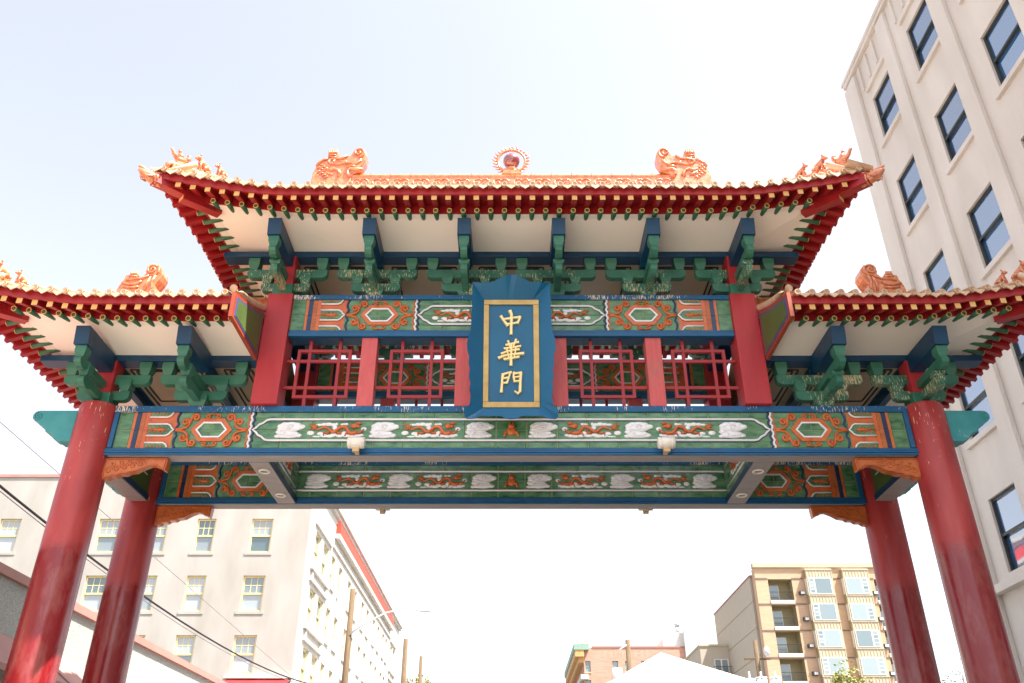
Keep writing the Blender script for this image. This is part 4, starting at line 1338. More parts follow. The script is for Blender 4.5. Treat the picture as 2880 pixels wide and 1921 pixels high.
# ================================================================== NAME PLAQUE
plaque = thing('name_plaque', 'tall blue name plaque with gold characters hanging over the middle of the gate', 'sign', (0, -0.42, 7.0))
k_h, k_v = 0.001575, 0.00163
PB = Vector((0, -0.36, 7.135)); tilt = math.atan2(0.34, 1.69)
def pp(zx, zy, d=0.0):
    u = (zx - 627) * k_h; v = (1343 - zy) * k_v
    return PB + Vector((u, -math.sin(tilt) * v - math.cos(tilt) * d, math.cos(tilt) * v - math.sin(tilt) * d))
left = [(243, 140), (250, 250), (240, 330), (246, 400), (236, 470), (240, 540), (232, 640), (215, 690), (203, 760), (206, 830), (225, 890), (220, 950), (232, 1010), (225, 1080), (240, 1140), (231, 1200), (246, 1260), (236, 1320), (232, 1358), (206, 1368), (191, 1400), (190, 1440), (206, 1474)]
top = [(243, 140), (330, 154), (400, 150), (450, 150), (490, 126), (535, 116), (570, 97), (627, 85)]
bot = [(206, 1474), (255, 1470), (300, 1462), (325, 1438), (430, 1440), (530, 1440), (565, 1464), (627, 1474)]
mir = lambda L_: [(1254 - x, y) for x, y in L_]
outl = left + bot[1:] + mir(bot)[::-1][1:] + mir(left)[::-1][1:] + mir(top)[1:-1] + top[::-1][:-1]
def inner(x, y, i):
    nl = len(left)
    def cl(v, a, b): return max(a, min(b, v))
    f_y = (y - 140) / (1474 - 140)
    f_x = (x - 206) / (1048 - 206)
    if i < nl: return (357, 288 + cl(f_y, 0, 1) * 1055)
    if i < nl + 2 * len(bot) - 2: return (357 + cl(f_x, 0, 1) * 540, 1343)
    if i < nl + 2 * len(bot) - 2 + nl - 1: return (897, 288 + cl(f_y, 0, 1) * 1055)
    return (357 + cl((x - 243) / (1011 - 243), 0, 1) * 540, 288)
mb = MB()
n = len(outl)
def bev(x, y, i):
    a, b = inner(x, y, i)
    dist = max(abs(x - a), 0) if (i < len(left) or (len(left) + 2 * len(bot) - 2 <= i < 2 * len(left) + 2 * len(bot) - 3)) else abs(y - b)
    return 0.03 + 0.00135 * min(dist, 190)
fr = [pp(x, y, bev(x, y, i)) for i, (x, y) in enumerate(outl)]
fi = [pp(*inner(x, y, i), 0.03) for i, (x, y) in enumerate(outl)]
bk = [pp(627 + (x - 627) * 0.99, y, bev(x, y, i) - 0.035) for i, (x, y) in enumerate(outl)]
bi = [pp(627 + (inner(x, y, i)[0] - 627) * 1.02, inner(x, y, i)[1], -0.02) for i, (x, y) in enumerate(outl)]
fs = []
for i in range(n):
    j = (i + 1) % n
    fs += [(i, j, n + j, n + i), (i, j, 2 * n + j, 2 * n + i), (2 * n + i, 2 * n + j, 3 * n + j, 3 * n + i)]
mb.add(fr + fi + bk + bi, fs)
obj('carved_frame', mb, 'plaque', plaque)
def slab(x0, x1, y0, y1, d0, d1):
    mb = MB(); mb.hexa([pp(x0, y1, d0), pp(x1, y1, d0), pp(x1, y1, d1), pp(x0, y1, d1), pp(x0, y0, d0), pp(x1, y0, d0), pp(x1, y0, d1), pp(x0, y0, d1)]); return mb
obj('panel', slab(356, 898, 287, 1344, -0.02, 0.012), 'plaque', plaque)
for nm, b in (('gold_border', (357, 897, 288, 336)), ('gold_border', (357, 897, 1292, 1343)), ('gold_border', (357, 408, 338, 1290)), ('gold_border', (843, 897, 338, 1290))):
    bevel(obj(nm, slab(b[0], b[1], b[2], b[3], 0.013, 0.045), 'gold', plaque), 0.004)
def stroke(mb, pts, w, d0=0.010, d1=0.052):
    """brush stroke: ribbon with swelling widths, domed"""
    n = len(pts)
    ws = w if isinstance(w, (list, tuple)) else [w * 1.12] + [w * 0.92] * (n - 2) + [w * 1.12]
    L_, R_ = [], []
    P = [Vector((p[0], p[1])) for p in pts]
    rows = []
    for i in range(n):
        t = (P[min(i + 1, n - 1)] - P[max(i - 1, 0)]).normalized()
        nn = Vector((-t.y, t.x)); h = ws[i] / 2
        if i == 0: base = P[i] - t * h * 0.55
        elif i == n - 1: base = P[i] + t * h * 0.55
        else: base = P[i]
        q = lambda off, d: pp(base.x + nn.x * off, base.y + nn.y * off, d)
        rows.append([q(-h, d0), q(-h, d1 - 0.020), q(-h * 0.62, d1), q(h * 0.62, d1), q(h, d1 - 0.020), q(h, d0)])
    mb.grid(rows)
    mb.add(rows[0], [list(range(6))]); mb.add(rows[-1], [list(range(6))])
CH = {
 'a': [([(528, 456), (555, 500), (590, 545)], 30), ([(556, 484), (640, 470), (712, 462)], 24), ([(712, 462), (704, 490), (690, 520)], 30), ([(588, 533), (640, 528), (692, 516)], 24), ([(616, 405), (630, 440), (627, 540), (625, 630)], [40, 34, 32, 34])],
 'b': [([(578, 740), (630, 728), (694, 712)], 24), ([(596, 704), (606, 730), (616, 760)], 24), ([(672, 690), (660, 720), (648, 748)], 24), ([(560, 776), (640, 766), (714, 752)], 22),
       ([(533, 826), (580, 806), (640, 792), (700, 784)], 24), ([(508, 868), (560, 846), (640, 832), (742, 824)], [34, 26, 24, 34]), ([(560, 880), (630, 872), (698, 858)], 26),
       ([(584, 780), (592, 820), (604, 872)], 18), ([(672, 770), (664, 820), (654, 862)], 18), ([(628, 740), (626, 820), (624, 936)], [26, 28, 36])],
 'c': [([(546, 1030), (540, 1080), (536, 1140), (532, 1192)], [36, 28, 28, 36]), ([(560, 1024), (590, 1014), (624, 1006)], 24), ([(616, 1012), (604, 1060), (584, 1112)], 22), ([(560, 1066), (604, 1056)], 20), ([(556, 1112), (588, 1106)], 20),
       ([(652, 1012), (648, 1050), (658, 1096)], 24), ([(654, 1022), (690, 1016), (722, 1012)], 24), ([(662, 1056), (706, 1050)], 18), ([(660, 1096), (706, 1090)], 20), ([(718, 1016), (714, 1100), (710, 1190)], [36, 30, 34]), ([(710, 1190), (692, 1212), (660, 1192)], [34, 30, 16])]}
for k in 'abc':
    mb = MB()
    for i, (p, w) in enumerate(CH[k]): stroke(mb, p, w, d1=0.050 + 0.0012 * i)
    obj('gold_character', mb, 'goldleaf', plaque)
mb = MB(); mb.box(-0.20, -0.16, -0.40, -0.12, 7.30, 7.34); mb.box(0.16, 0.20, -0.40, -0.12, 7.30, 7.34); mb.box(-0.20, -0.16, -0.60, -0.12, 8.64, 8.68); mb.box(0.16, 0.20, -0.60, -0.12, 8.64, 8.68)
obj('hanger', mb, 'rail', plaque)

# ================================================================== FLOOD LIGHTS
def flood(x, front, label):
    yb = -0.135 if front else 2.335
    sg = -1 if front else 1
    t = thing('flood_light', label, 'lamp', (x, yb, 6.50), 'flood lights on the lintels')
    mb = MB()
    y0 = yb + sg * 0.16
    mb.tube([(x - 0.125, y0, 6.60), (x - 0.12, y0, 6.60), (x + 0.12, y0, 6.60), (x + 0.125, y0, 6.60)], [0.075, 0.085, 0.085, 0.075], n=14)
    mb.tube([(x - 0.09, y0, 6.60), (x - 0.075, y0, 6.60)], 0.088, n=14); mb.tube([(x + 0.075, y0, 6.60), (x + 0.09, y0, 6.60)], 0.088, n=14)
    obj('housing', mb, 'lampw', t)
    mb = MB()
    mb.hexa([(x - 0.045, y0 - 0.02, 6.46), (x + 0.045, y0 - 0.02, 6.46), (x + 0.045, y0 + 0.03, 6.46), (x - 0.045, y0 + 0.03, 6.46), (x - 0.055, y0 - 0.02, 6.54), (x + 0.055, y0 - 0.02, 6.54), (x + 0.055, y0 + 0.03, 6.54), (x - 0.055, y0 + 0.03, 6.54)])
    ya, yb2 = sorted((y0 + 0.0, yb))
    mb.box(x - 0.03, x + 0.03, ya, yb2 - (0.002 if front else 0), 6.475, 6.515)
    obj('mounting_bracket', mb, 'lampb', t)
flood(-2.28, True, 'white cylindrical flood light on the front lintel left of the plaque')
flood(2.28, True, 'white cylindrical flood light on the front lintel right of the plaque')
flood(-2.25, False, 'flood light peeping under the rear lintel, on the left')
flood(2.35, False, 'flood light peeping under the rear lintel, on the right')

# ================================================================== BUILDINGS
def holed_wall(mb, u0, u1, v0, v1, holes, P, depth, mi=0):
    """wall in (u, v) with rectangular holes; P(u, v, d) maps to space, d inward"""
    us = sorted(set([u0, u1] + [h[0] for h in holes] + [h[1] for h in holes]))
    vs = sorted(set([v0, v1] + [h[2] for h in holes] + [h[3] for h in holes]))
    us = [u for u in us if u0 <= u <= u1]; vs = [v for v in vs if v0 <= v <= v1]
    for i in range(len(us) - 1):
        j = 0
        while j < len(vs) - 1:
            um = (us[i] + us[i + 1]) / 2
            def solid(j):
                vm = (vs[j] + vs[j + 1]) / 2
                return not any(h[0] < um < h[1] and h[2] < vm < h[3] for h in holes)
            if not solid(j): j += 1; continue
            k = j
            while k < len(vs) - 1 and solid(k): k += 1
            mb.add([P(us[i], vs[j], 0), P(us[i + 1], vs[j], 0), P(us[i + 1], vs[k], 0), P(us[i], vs[k], 0)], [(0, 1, 2, 3)], mi=mi)
            j = k
    for a, b, c, d in holes:
        q = [(a, c), (b, c), (b, d), (a, d)]
        for i in range(4):
            (x0, y0), (x1, y1) = q[i], q[(i + 1) % 4]
            mb.add([P(x0, y0, 0), P(x1, y1, 0), P(x1, y1, depth), P(x0, y0, depth)], [(0, 1, 2, 3)], mi=mi)
def pbox(mb, P, u0, u1, v0, v1, d0, d1, mi=None):
    mb.hexa([P(u0, v0, d0), P(u1, v0, d0), P(u1, v0, d1), P(u0, v0, d1), P(u0, v1, d0), P(u1, v1, d0), P(u1, v1, d1), P(u0, v1, d1)], mi=mi)

def sash_window(bld, P, u0, u1, v0, v1, dep, fm, gm, muntin=None, sill=None, sillm='trim', fw=0.09, proj=0.10):
    """double-hung window set in a hole; a frame with sub-parts pane and sill"""
    mb = MB()
    d0, d1 = dep - 0.10, dep + 0.02
    pbox(mb, P, u0 + 0.002, u0 + fw, v0 + 0.002, v1 - 0.002, d0, d1); pbox(mb, P, u1 - fw, u1 - 0.002, v0 + 0.002, v1 - 0.002, d0, d1)
    pbox(mb, P, u0 + fw, u1 - fw, v0 + 0.002, v0 + fw, d0, d1); pbox(mb, P, u0 + fw, u1 - fw, v1 - fw, v1 - 0.002, d0, d1)
    vm = (v0 + v1) / 2
    pbox(mb, P, u0 + fw, u1 - fw, vm - fw * 0.45, vm + fw * 0.45, d0 - 0.012, d1)
    if muntin:
        nu, nv = muntin
        for i in range(1, nu):
            u = u0 + fw + (u1 - u0 - 2 * fw) * i / nu
            pbox(mb, P, u - 0.016, u + 0.016, vm + fw * 0.45, v1 - fw, d0 + 0.03, d1 - 0.03)
        for i in range(1, nv):
            v = vm + fw * 0.45 + (v1 - fw - vm - fw * 0.45) * i / nv
            pbox(mb, P, u0 + fw, u1 - fw, v - 0.016, v + 0.016, d0 + 0.031, d1 - 0.031)
    w = obj('window', mb, fm, bld)
    mb = MB(); mb.add([P(u0 + fw * 0.5, vm, dep - 0.055), P(u1 - fw * 0.5, vm, dep - 0.055), P(u1 - fw * 0.5, v1 - fw * 0.5, dep - 0.055), P(u0 + fw * 0.5, v1 - fw * 0.5, dep - 0.055)], [(0, 1, 2, 3)])
    obj('pane', mb, gm, w)
    mb = MB(); mb.add([P(u0 + fw * 0.5, v0 + fw * 0.5, dep - 0.025), P(u1 - fw * 0.5, v0 + fw * 0.5, dep - 0.025), P(u1 - fw * 0.5, vm, dep - 0.025), P(u0 + fw * 0.5, vm, dep - 0.025)], [(0, 1, 2, 3)])
    obj('pane', mb, gm, w)
    if sill:
        mb = MB(); pbox(mb, P, u0 - sill, u1 + sill, v0 - 0.15, v0 - 0.002, -proj, dep - 0.10)
        obj('sill', mb, sillm, w)
    return w

# ---- right: tall cream stucco building, face along the street at x = 12.4
XR_ = 12.4
rb = thing('stucco_building', 'tall cream stucco building with dark sash windows filling the right edge', 'building', (XR_, 0, 0))
PR = lambda u, v, d: (XR_ + d, u, v)
mb = MB()
holes = []
cols = [8.77, 5.905, 3.04, 0.175, -2.69, -5.555, -8.42, -11.3]
tops = [23.5, 19.87, 16.29, 12.7, 9.15]
for cyy in cols:
    for zt in tops:
        holes.append((cyy - 0.68, cyy + 0.68, zt - 1.93, zt))
holed_wall(mb, -34, 10.9, 7.0, 25.6, holes, PR, 0.25)
low_holes = [(c - 0.8, c + 0.8, 3.2, 5.6) for c in cols]
holed_wall(mb, -34, 10.9, 0.0, 7.0, low_holes, PR, 0.42)
mb.add([(XR_, 10.9, 0), (XR_ + 22, 10.9, 0), (XR_ + 22, 10.9, 25.6), (XR_, 10.9, 25.6)], [(0, 1, 2, 3)])
mb.add([(XR_, -34, 0), (XR_ + 22, -34, 0), (XR_ + 22, -34, 25.6), (XR_, -34, 25.6)], [(0, 1, 2, 3)])
mb.add([(XR_ + 22, 10.9, 0), (XR_ + 22, -34, 0), (XR_ + 22, -34, 25.6), (XR_ + 22, 10.9, 25.6)], [(0, 1, 2, 3)])
mb.add([(XR_, -34, 25.6), (XR_ + 22, -34, 25.6), (XR_ + 22, 10.9, 25.6), (XR_, 10.9, 25.6)], [(0, 1, 2, 3)])
obj('wall', mb, 'st_right', rb)
for i in range(-1, len(cols)):
    if i < 0: a, b = 10.05, 10.95
    else:
        m_ = cols[i] - 1.43; a, b = m_ - 0.02, m_ + 0.60
    mb = MB(); pbox(mb, PR, a, b, 0.0, 25.3, -0.13, 0.002)
    bevel(obj('pilaster', mb, 'st_right', rb), 0.02)
for c in cols:
    # frieze with flutes and a ledge over each window bay
    for j in range(4):
        u = c - 0.95 + j * 0.62
        mb = MB(); pbox(mb, PR, u, u + 0.10, 24.25, 25.3, -0.07, 0.002); obj('frieze_rib', mb, 'st_right', rb)
    mb = MB(); pbox(mb, PR, c - 1.25, c + 0.78, 23.92, 24.10, -0.10, 0.002); obj('frieze_ledge', mb, 'st_right', rb)
    for zt in tops:
        sash_window(rb, PR, c - 0.68, c + 0.68, zt - 1.93, zt, 0.17, 'winblack', 'glass', sill=0.16, sillm='st_right', fw=0.075)
    sash_window(rb, PR, c - 0.8, c + 0.8, 3.2, 5.6, 0.33, 'winblack', 'glass', fw=0.09)
mb = MB(); pbox(mb, PR, -34, 10.9, 25.42, 25.58, -0.14, 0.3); pbox(mb, PR, -34, 10.95, 25.582, 25.72, -0.18, 0.4)
obj('cornice', mb, 'st_right', rb)
mb = MB(); pbox(mb, PR, -34, 11.0, 6.85, 7.05, -0.25, 0.002); obj('belt_course', mb, 'st_right', rb)

# ---- left: four-storey pale building; camera side at y = 36, street side at x = -11.6
XL_, YL_ = -11.6, 36.0
lb = thing('corner_building', 'pale beige corner building with yellow-framed sash windows and a red cornice band', 'building', (XL_, YL_, 0))
PA = lambda u, v, d: (u, YL_ + d, v)          # camera side
PS = lambda u, v, d: (XL_ - d, u, v)          # street side
front_cols = [(-14.93, 1.22), (-18.06, 1.06), (-20.95, 1.22), (-23.7, 1.22), (-29.4, 1.20), (-33.2, 1.2)]
front_tops = [17.38, 14.12, 10.92, 7.6]
fh = [(x, x + w, t - 1.95, t) for x, w in front_cols for t in front_tops]
mb = MB()
holed_wall(mb, -46, XL_, 0, 19.9, fh, PA, 0.26)
obj('wall', mb, 'st_left', lb)
for a, b, c, d in fh:
    sash_window(lb, PA, a, b, c, d, 0.20, 'winframe', 'glassv', muntin=(3, 2), sill=0.16, sillm='st_left', fw=0.09, proj=0.035)
# street side: a near pair bay, singles, far pair bay
sh = []
st_tops = [17.3, 14.0, 10.7, 7.4]
pairs = [(37.9, 39.5), (40.3, 41.9)]
singles = [43.6, 46.3, 49.9, 52.6, 56.2, 58.9, 62.5, 65.2, 68.4, 70.6]
farp = [(73.6, 74.9), (75.6, 76.9)]
for t in st_tops:
    for a, b in pairs + farp: sh.append((a, b, t - 2.0, t))
    for s_ in singles: sh.append((s_ - 0.6, s_ + 0.6, t - 2.0, t))
mb = MB()
holed_wall(mb, YL_, 79.5, 0, 20.25, sh, PS, 0.30)
mb.add([(-46, 79.5, 0), (XL_, 79.5, 0), (XL_, 79.5, 20.25), (-46, 79.5, 20.25)], [(0, 1, 2, 3)])
mb.add([(-46, YL_, 19.9), (XL_, YL_, 19.9), (XL_, 79.5, 19.9), (-46, 79.5, 19.9)], [(0, 1, 2, 3)])
mb.add([(-46, YL_, 0), (-46, 79.5, 0), (-46, 79.5, 19.9), (-46, YL_, 19.9)], [(0, 1, 2, 3)])
obj('wall', mb, 'trim', lb)
for a, b, c, d in sh:
    sash_window(lb, PS, a, b, c, d, 0.24, 'winframe', 'glassv', sill=0.12, sillm='trim', fw=0.09)
for t in st_tops:
    for a, b in ((37.4, 42.4), (73.2, 77.3)):
        mb = MB(); pbox(mb, PS, a, b, t + 0.25, t + 0.45, -0.13, 0.002); pbox(mb, PS, a - 0.1, b + 0.1, t - 2.42, t - 2.22, -0.17, 0.002); pbox(mb, PS, a + 0.3, a + 0.6, t - 2.85, t - 2.422, -0.10, 0.002); pbox(mb, PS, b - 0.6, b - 0.3, t - 2.85, t - 2.422, -0.10, 0.002)
        obj('window_hood', mb, 'trim', lb)
mb = MB(); pbox(mb, PS, YL_ - 0.1, 79.7, 20.0, 20.3, -0.35, 0.2); pbox(mb, PS, YL_ - 0.05, 79.6, 19.75, 19.998, -0.20, 0.002); obj('cornice', mb, 'trim', lb)
mb = MB(); pbox(mb, PS, 43.4, 72.6, 18.75, 19.45, -0.30, 0.002); obj('red_band', mb, 'redband', lb)
mb = MB(); pbox(mb, PS, 43.2, 72.8, 18.45, 18.74, -0.33, 0.002); pbox(mb, PS, 42.8, 73.0, 17.75, 17.90, -0.12, 0.002); obj('band_moulding', mb, 'trim', lb)
mb = MB(); pbox(mb, PA, -46, XL_, 19.902, 20.08, -0.06, 0.3); obj('parapet_cap', mb, 'coping', lb)
# red corrugated awning low on the camera side
mb = MB()
for i in range(24):
    x0 = -15.0 + i * 0.14
    mb.hexa([(x0, YL_ - 1.3, 8.15), (x0 + 0.12, YL_ - 1.3, 8.15), (x0 + 0.12, YL_, 8.62), (x0, YL_, 8.62), (x0, YL_ - 1.3, 8.22), (x0 + 0.12, YL_ - 1.3, 8.22), (x0 + 0.12, YL_, 8.69), (x0, YL_, 8.69)])
mb.box(-15.02, -11.6, YL_ - 1.36, YL_ - 1.30, 7.7, 8.28)
obj('awning', mb, 'awnred', lb)
mb = MB(); mb.box(-15.1, -11.55, YL_ - 0.25, YL_ - 0.002, 8.70, 8.88); obj('awning_ledge', mb, 'trim', lb)

# ---- left foreground: low pebbledashed shop
lo = thing('low_shop_building', 'low pebbledashed shop building with dull red coping and canopy behind the left columns', 'building', (-9.02, 5, 0))
mb = MB(); mb.box(-18, -9.02, -22, 23.5, 0.0, 5.58); obj('wall', mb, 'pebble', lo)
mb = MB(); mb.box(-18.2, -8.94, -22.1, 23.6, 5.582, 5.74); obj('coping', mb, 'coping', lo)
mb = MB()
mb.add([(-9.0, -22, 4.68), (-9.0, 23.4, 4.68), (-8.0, 23.4, 3.95), (-8.0, -22, 3.95), (-9.0, -22, 4.56), (-9.0, 23.4, 4.56), (-8.0, 23.4, 3.85), (-8.0, -22, 3.85)], [(0, 1, 2, 3), (4, 5, 6, 7), (2, 3, 7, 6), (0, 3, 7, 4), (1, 2, 6, 5)])
cn = obj('canopy', mb, 'awnpink', lo)
for i in range(16):
    y = -21.5 + i * 2.9
    mb = MB(); mb.hexa([(-8.01, y, 3.95), (-8.01, y + 0.04, 3.95), (-9.0, y + 0.04, 4.673), (-9.0, y, 4.673), (-8.01, y, 3.99), (-8.01, y + 0.04, 3.99), (-9.0, y + 0.04, 4.713), (-9.0, y, 4.713)])
    obj('canopy_seam', mb, 'awnpink', cn)
for i in range(8):
    y = -20 + i * 5.2
    mb = MB(); mb.box(-9.01, -8.97, y, y + 3.6, 0.6, 3.3); obj('shop_window', mb, 'glass', lo)

# ---- brick hotel far down the street on the right
YB_ = 144.0
kb = 1.9
bb = thing('brick_building', 'salmon brick building with a green copper cornice corner far down the street', 'building', (12.4, YB_, 0))
PBk = lambda u, v, d: (u, YB_ + d, v)
PBs = lambda u, v, d: (12.4 + d, u, v)
bt = 29.8
holes = []
for r in range(6):
    zt = 27.6 - r * 3.1
    for x, w, h in ((12.55 + 0.05, 0.95, 1.85), (17.3, 1.0, 2.4), (19.5, 1.0, 2.4), (22.3, 1.1, 1.9), (26.0, 1.1, 1.9)):
        holes.append((x, x + w, zt - h, zt))
mb = MB(); holed_wall(mb, 12.4, 30.6, 0, bt, holes, PBk, 0.4); 
mb.add([(12.4, YB_, bt), (30.6, YB_, bt), (30.6, YB_ + 30, bt), (12.4, YB_ + 30, bt)], [(0, 1, 2, 3)])
mb.add([(30.6, YB_, 0), (30.6, YB_ + 30, 0), (30.6, YB_ + 30, bt), (30.6, YB_, bt)], [(0, 1, 2, 3)])
hs = [(YB_ + 2 + i * 3, YB_ + 3.2 + i * 3, 26.5 - r * 3.1 - 2, 26.5 - r * 3.1) for i in range(8) for r in range(6)]
holed_wall(mb, YB_, YB_ + 30, 0, bt, hs, PBs, 0.4)
obj('wall', mb, 'brickr', bb)
for h in holes: sash_window(bb, PBk, *h, 0.3, 'copper', 'glassb', sill=0.1, sillm='trimtan', fw=0.12)
for h in hs: sash_window(bb, PBs, *h, 0.3, 'copper', 'glassb', fw=0.12)
mb = MB(); pbox(mb, PBs, YB_ - 0.9, YB_ + 30, 28.2, 29.3, -1.5, 0.02); pbox(mb, PBs, YB_ - 0.4, YB_ + 30, 27.3, 28.198, -0.9, 0.02); obj('cornice', mb, 'ochre', bb)
mb = MB(); pbox(mb, PBs, YB_ - 1.0, YB_ + 30, 29.302, 30.3, -1.7, 0.9); obj('copper_cap', mb, 'copper', bb)
for z in (24.6, 21.8): 
    mb = MB(); pbox(mb, PBs, YB_ - 0.3, YB_ + 30, z, z + 0.8, -0.6, 0.7); obj('stone_band', mb, 'trim', bb)
mb = MB(); mb.box(13.9, 30.7, YB_ - 0.1, YB_ + 0.5, bt + 0.002, bt + 0.25); obj('parapet_cap', mb, 'coping', bb)
mb = MB(); mb.prism([(26.5, bt), (26.4, 31.5), (27.2, 32.2), (30.1, 32.4), (30.1, bt)], YB_ + 0.6, YB_ + 8, 'y'); pent = obj('rooftop_shed', mb, 'chimney', bb)
mb = MB(); mb.box(30.05, 31.2, YB_ - 0.6, YB_ + 0.7, 20, 33.7); obj('chimney', mb, 'chimney', bb)
mb = MB(); mb.cyl((29.2, YB_ + 1, 32.3), (29.2, YB_ + 1, 33.6), 0.35, n=12); mb.cyl((29.2, YB_ + 1, 33.6), (29.2, YB_ + 1, 34.2), 0.5, n=12); obj('roof_vent', mb, 'metalg', bb)
# faded painted lettering, too worn to read, as pale strips on the brick
mb = MB()
rng_ = random.Random(3)
x = 14.8
while x < 24.5:
    w = rng_.uniform(0.25, 0.6)
    pbox(mb, PBk, x, x + w, 28.1, 29.3, -0.012, -0.004)
    x += w + rng_.uniform(0.35, 1.0)
obj('faded_paint_patch', mb, mat('faded_sign_paint', C(190, 140, 118), C(206, 160, 140), scale=2, rough=0.9), bb)

# ---- apartment block, right background
YP_ = 89.5
ap = thing('apartment_building', 'orange brick apartment block with cream bay windows and recessed balconies', 'building', (28.6, YP_, 0))
PP = lambda u, v, d: (u, YP_ + d, v)
floors = [27.75 - 2.95 * i for i in range(9)]
AX0, AX1 = 28.6, 45.6
holes = []
for f in floors:
    holes += [(30.05, 32.85, f - 2.65, f - 0.10), (42.5, 45.2, f - 2.65, f - 0.10)]
mb = MB(); holed_wall(mb, AX0, AX1, 0, 29.0, holes, PP, 0.0)
mb.add([(AX0, YP_, 0), (AX0, YP_ + 1.2, 0), (AX0, YP_ + 1.2, 29.0), (AX0, YP_, 29.0)], [(0, 1, 2, 3)])
mb.add([(AX0, YP_, 29), (AX1, YP_, 29), (AX1, YP_ + 1.2, 29), (AX0, YP_ + 1.2, 29)], [(0, 1, 2, 3)])
mb.add([(AX1, YP_, 0), (AX1, YP_ + 22, 0), (AX1, YP_ + 22, 29), (AX1, YP_, 29)], [(0, 1, 2, 3)])
obj('wall', mb, 'brickp', ap)
mb = MB(); pbox(mb, PP, AX0 - 0.15, AX1, 29.002, 29.5, -0.2, 0.6); obj('parapet_cap', mb, 'bayp', ap)
for f in floors:
    for a, b in ((AX0, 30.05), (32.85, 34.2), (37.5, 38.55), (41.8, 42.5)):
        mb = MB(); pbox(mb, PP, a + 0.01, b - 0.01, f - 0.10, f + 0.05, -0.05, 0.002); obj('band_course', mb, 'band', ap)
    for a, b in ((30.05, 32.85), (42.5, 45.2)):
        # balcony niche
        mb = MB()
        A, B_, Cz, Dz = a, b, f - 2.65, f - 0.10
        d = 1.5
        mb.add([PP(A, Cz, 0), PP(A, Dz, 0), PP(A, Dz, d), PP(A, Cz, d)], [(0, 1, 2, 3)]); mb.add([PP(B_, Cz, 0), PP(B_, Dz, 0), PP(B_, Dz, d), PP(B_, Cz, d)], [(0, 1, 2, 3)])
        mb.add([PP(A, Cz, d), PP(B_, Cz, d), PP(B_, Dz, d), PP(A, Dz, d)], [(0, 1, 2, 3)]); mb.add([PP(A, Dz, 0), PP(B_, Dz, 0), PP(B_, Dz, d), PP(A, Dz, d)], [(0, 1, 2, 3)])
        bal = obj('balcony', mb, 'sidingo', ap)
        mb = MB(); pbox(mb, PP, A + 0.01, B_ - 0.01, Cz - 0.28, Cz + 0.12, -0.10, d); obj('slab', mb, 'concrete', bal)
        mb = MB(); pbox(mb, PP, A + 0.3, A + 1.55, Cz + 0.122, Dz - 0.4, d - 0.06, d - 0.002); obj('door_frame', mb, 'winwhite', bal)
        mb = MB(); pbox(mb, PP, A + 0.38, A + 1.47, Cz + 0.2, Cz + 1.1, d - 0.075, d - 0.061); pbox(mb, PP, A + 0.38, A + 1.47, Cz + 1.15, Dz - 0.48, d - 0.075, d - 0.061); obj('door_glass', mb, 'glassb', bal)
        mb = MB()
        pbox(mb, PP, A + 0.02, B_ - 0.02, Cz + 1.05, Cz + 1.10, -0.02, 0.03); pbox(mb, PP, A + 0.02, B_ - 0.02, Cz + 0.18, Cz + 0.22, -0.02, 0.03)
        for i in range(24):
            u = A + 0.05 + (B_ - A - 0.1) * i / 23
            pbox(mb, PP, u - 0.012, u + 0.012, Cz + 0.22, Cz + 1.05, 0.0, 0.02)
        obj('railing', mb, 'rail', bal)
    for u in (33.45, 41.95):
        mb = MB(); pbox(mb, PP, u, u + 0.62, f - 1.95, f - 1.55, -0.35, 0.002); ac = obj('air_conditioner', mb, 'rail', ap)
        mb = MB(); pbox(mb, PP, u + 0.2, u + 0.60, f - 1.9, f - 1.6, -0.36, -0.351); obj('grille', mb, 'winwhite', ac)
for bx0, bx1, flip in ((34.35, 37.45, False), (38.65, 41.75, True)):
    dpt = 0.75
    mb = MB(); pbox(mb, PP, bx0, bx1, 3.0, 28.7, -dpt, 0.002)
    bay = obj('bay', mb, 'bayp', ap)
    mb = MB(); pbox(mb, PP, bx0 - 0.004, bx0 - 0.001, 3.0, 28.6, -dpt, 0.0); obj('bay_side', mb, 'sidingo', bay)
    for f in floors[:8]:
        zt, zb_ = f - 0.20, f - 1.90
        if flip: big, small = (bx0 + 0.30, bx0 + 2.0), (bx0 + 2.15, bx0 + 2.75)
        else: big, small = (bx0 + 0.95, bx1 - 0.35), (bx0 + 0.28, bx0 + 0.85)
        mb = MB(); pbox(mb, PP, big[0] - 0.08, big[1] + 0.08, zb_ - 0.08, zt + 0.08, -dpt - 0.06, -dpt); wf = obj('window', mb, 'winwhite', bay)
        mb = MB(); pbox(mb, PP, big[0], big[1], zb_, zt, -dpt - 0.068, -dpt - 0.061); obj('pane', mb, 'glassb', bay)
        mb = MB(); pbox(mb, PP, small[0] - 0.06, small[1] + 0.06, zb_ - 0.08, zt + 0.08, -dpt - 0.055, -dpt); wf = obj('window', mb, 'winwhite', bay)
        for i in range(4):
            h = (zt - zb_) / 4
            mb = MB(); pbox(mb, PP, small[0] + 0.03, small[1] - 0.03, zb_ + i * h + 0.05, zb_ + (i + 1) * h - 0.05, -dpt - 0.062, -dpt - 0.056); obj('pane', mb, 'glassb', bay)
        mb = MB(); pbox(mb, PP, bx0 - 0.03, bx0 - 0.0041, zb_ - 0.05, zt + 0.05, -dpt + 0.12, -0.12); obj('side_window', mb, 'winwhite', bay)
        # battens on the spandrel
        mb = MB()
        for i in range(9):
            u = bx0 + 0.1 + (bx1 - bx0 - 0.2) * i / 8
            pbox(mb, PP, u - 0.025, u + 0.025, zt + 0.15, zt + 0.95, -dpt - 0.04, -dpt)
        pbox(mb, PP, bx0 - 0.04, bx1 + 0.04, zt + 0.96, zt + 1.04, -dpt - 0.06, -dpt)
        obj('batten_panel', mb, 'bayp', bay)
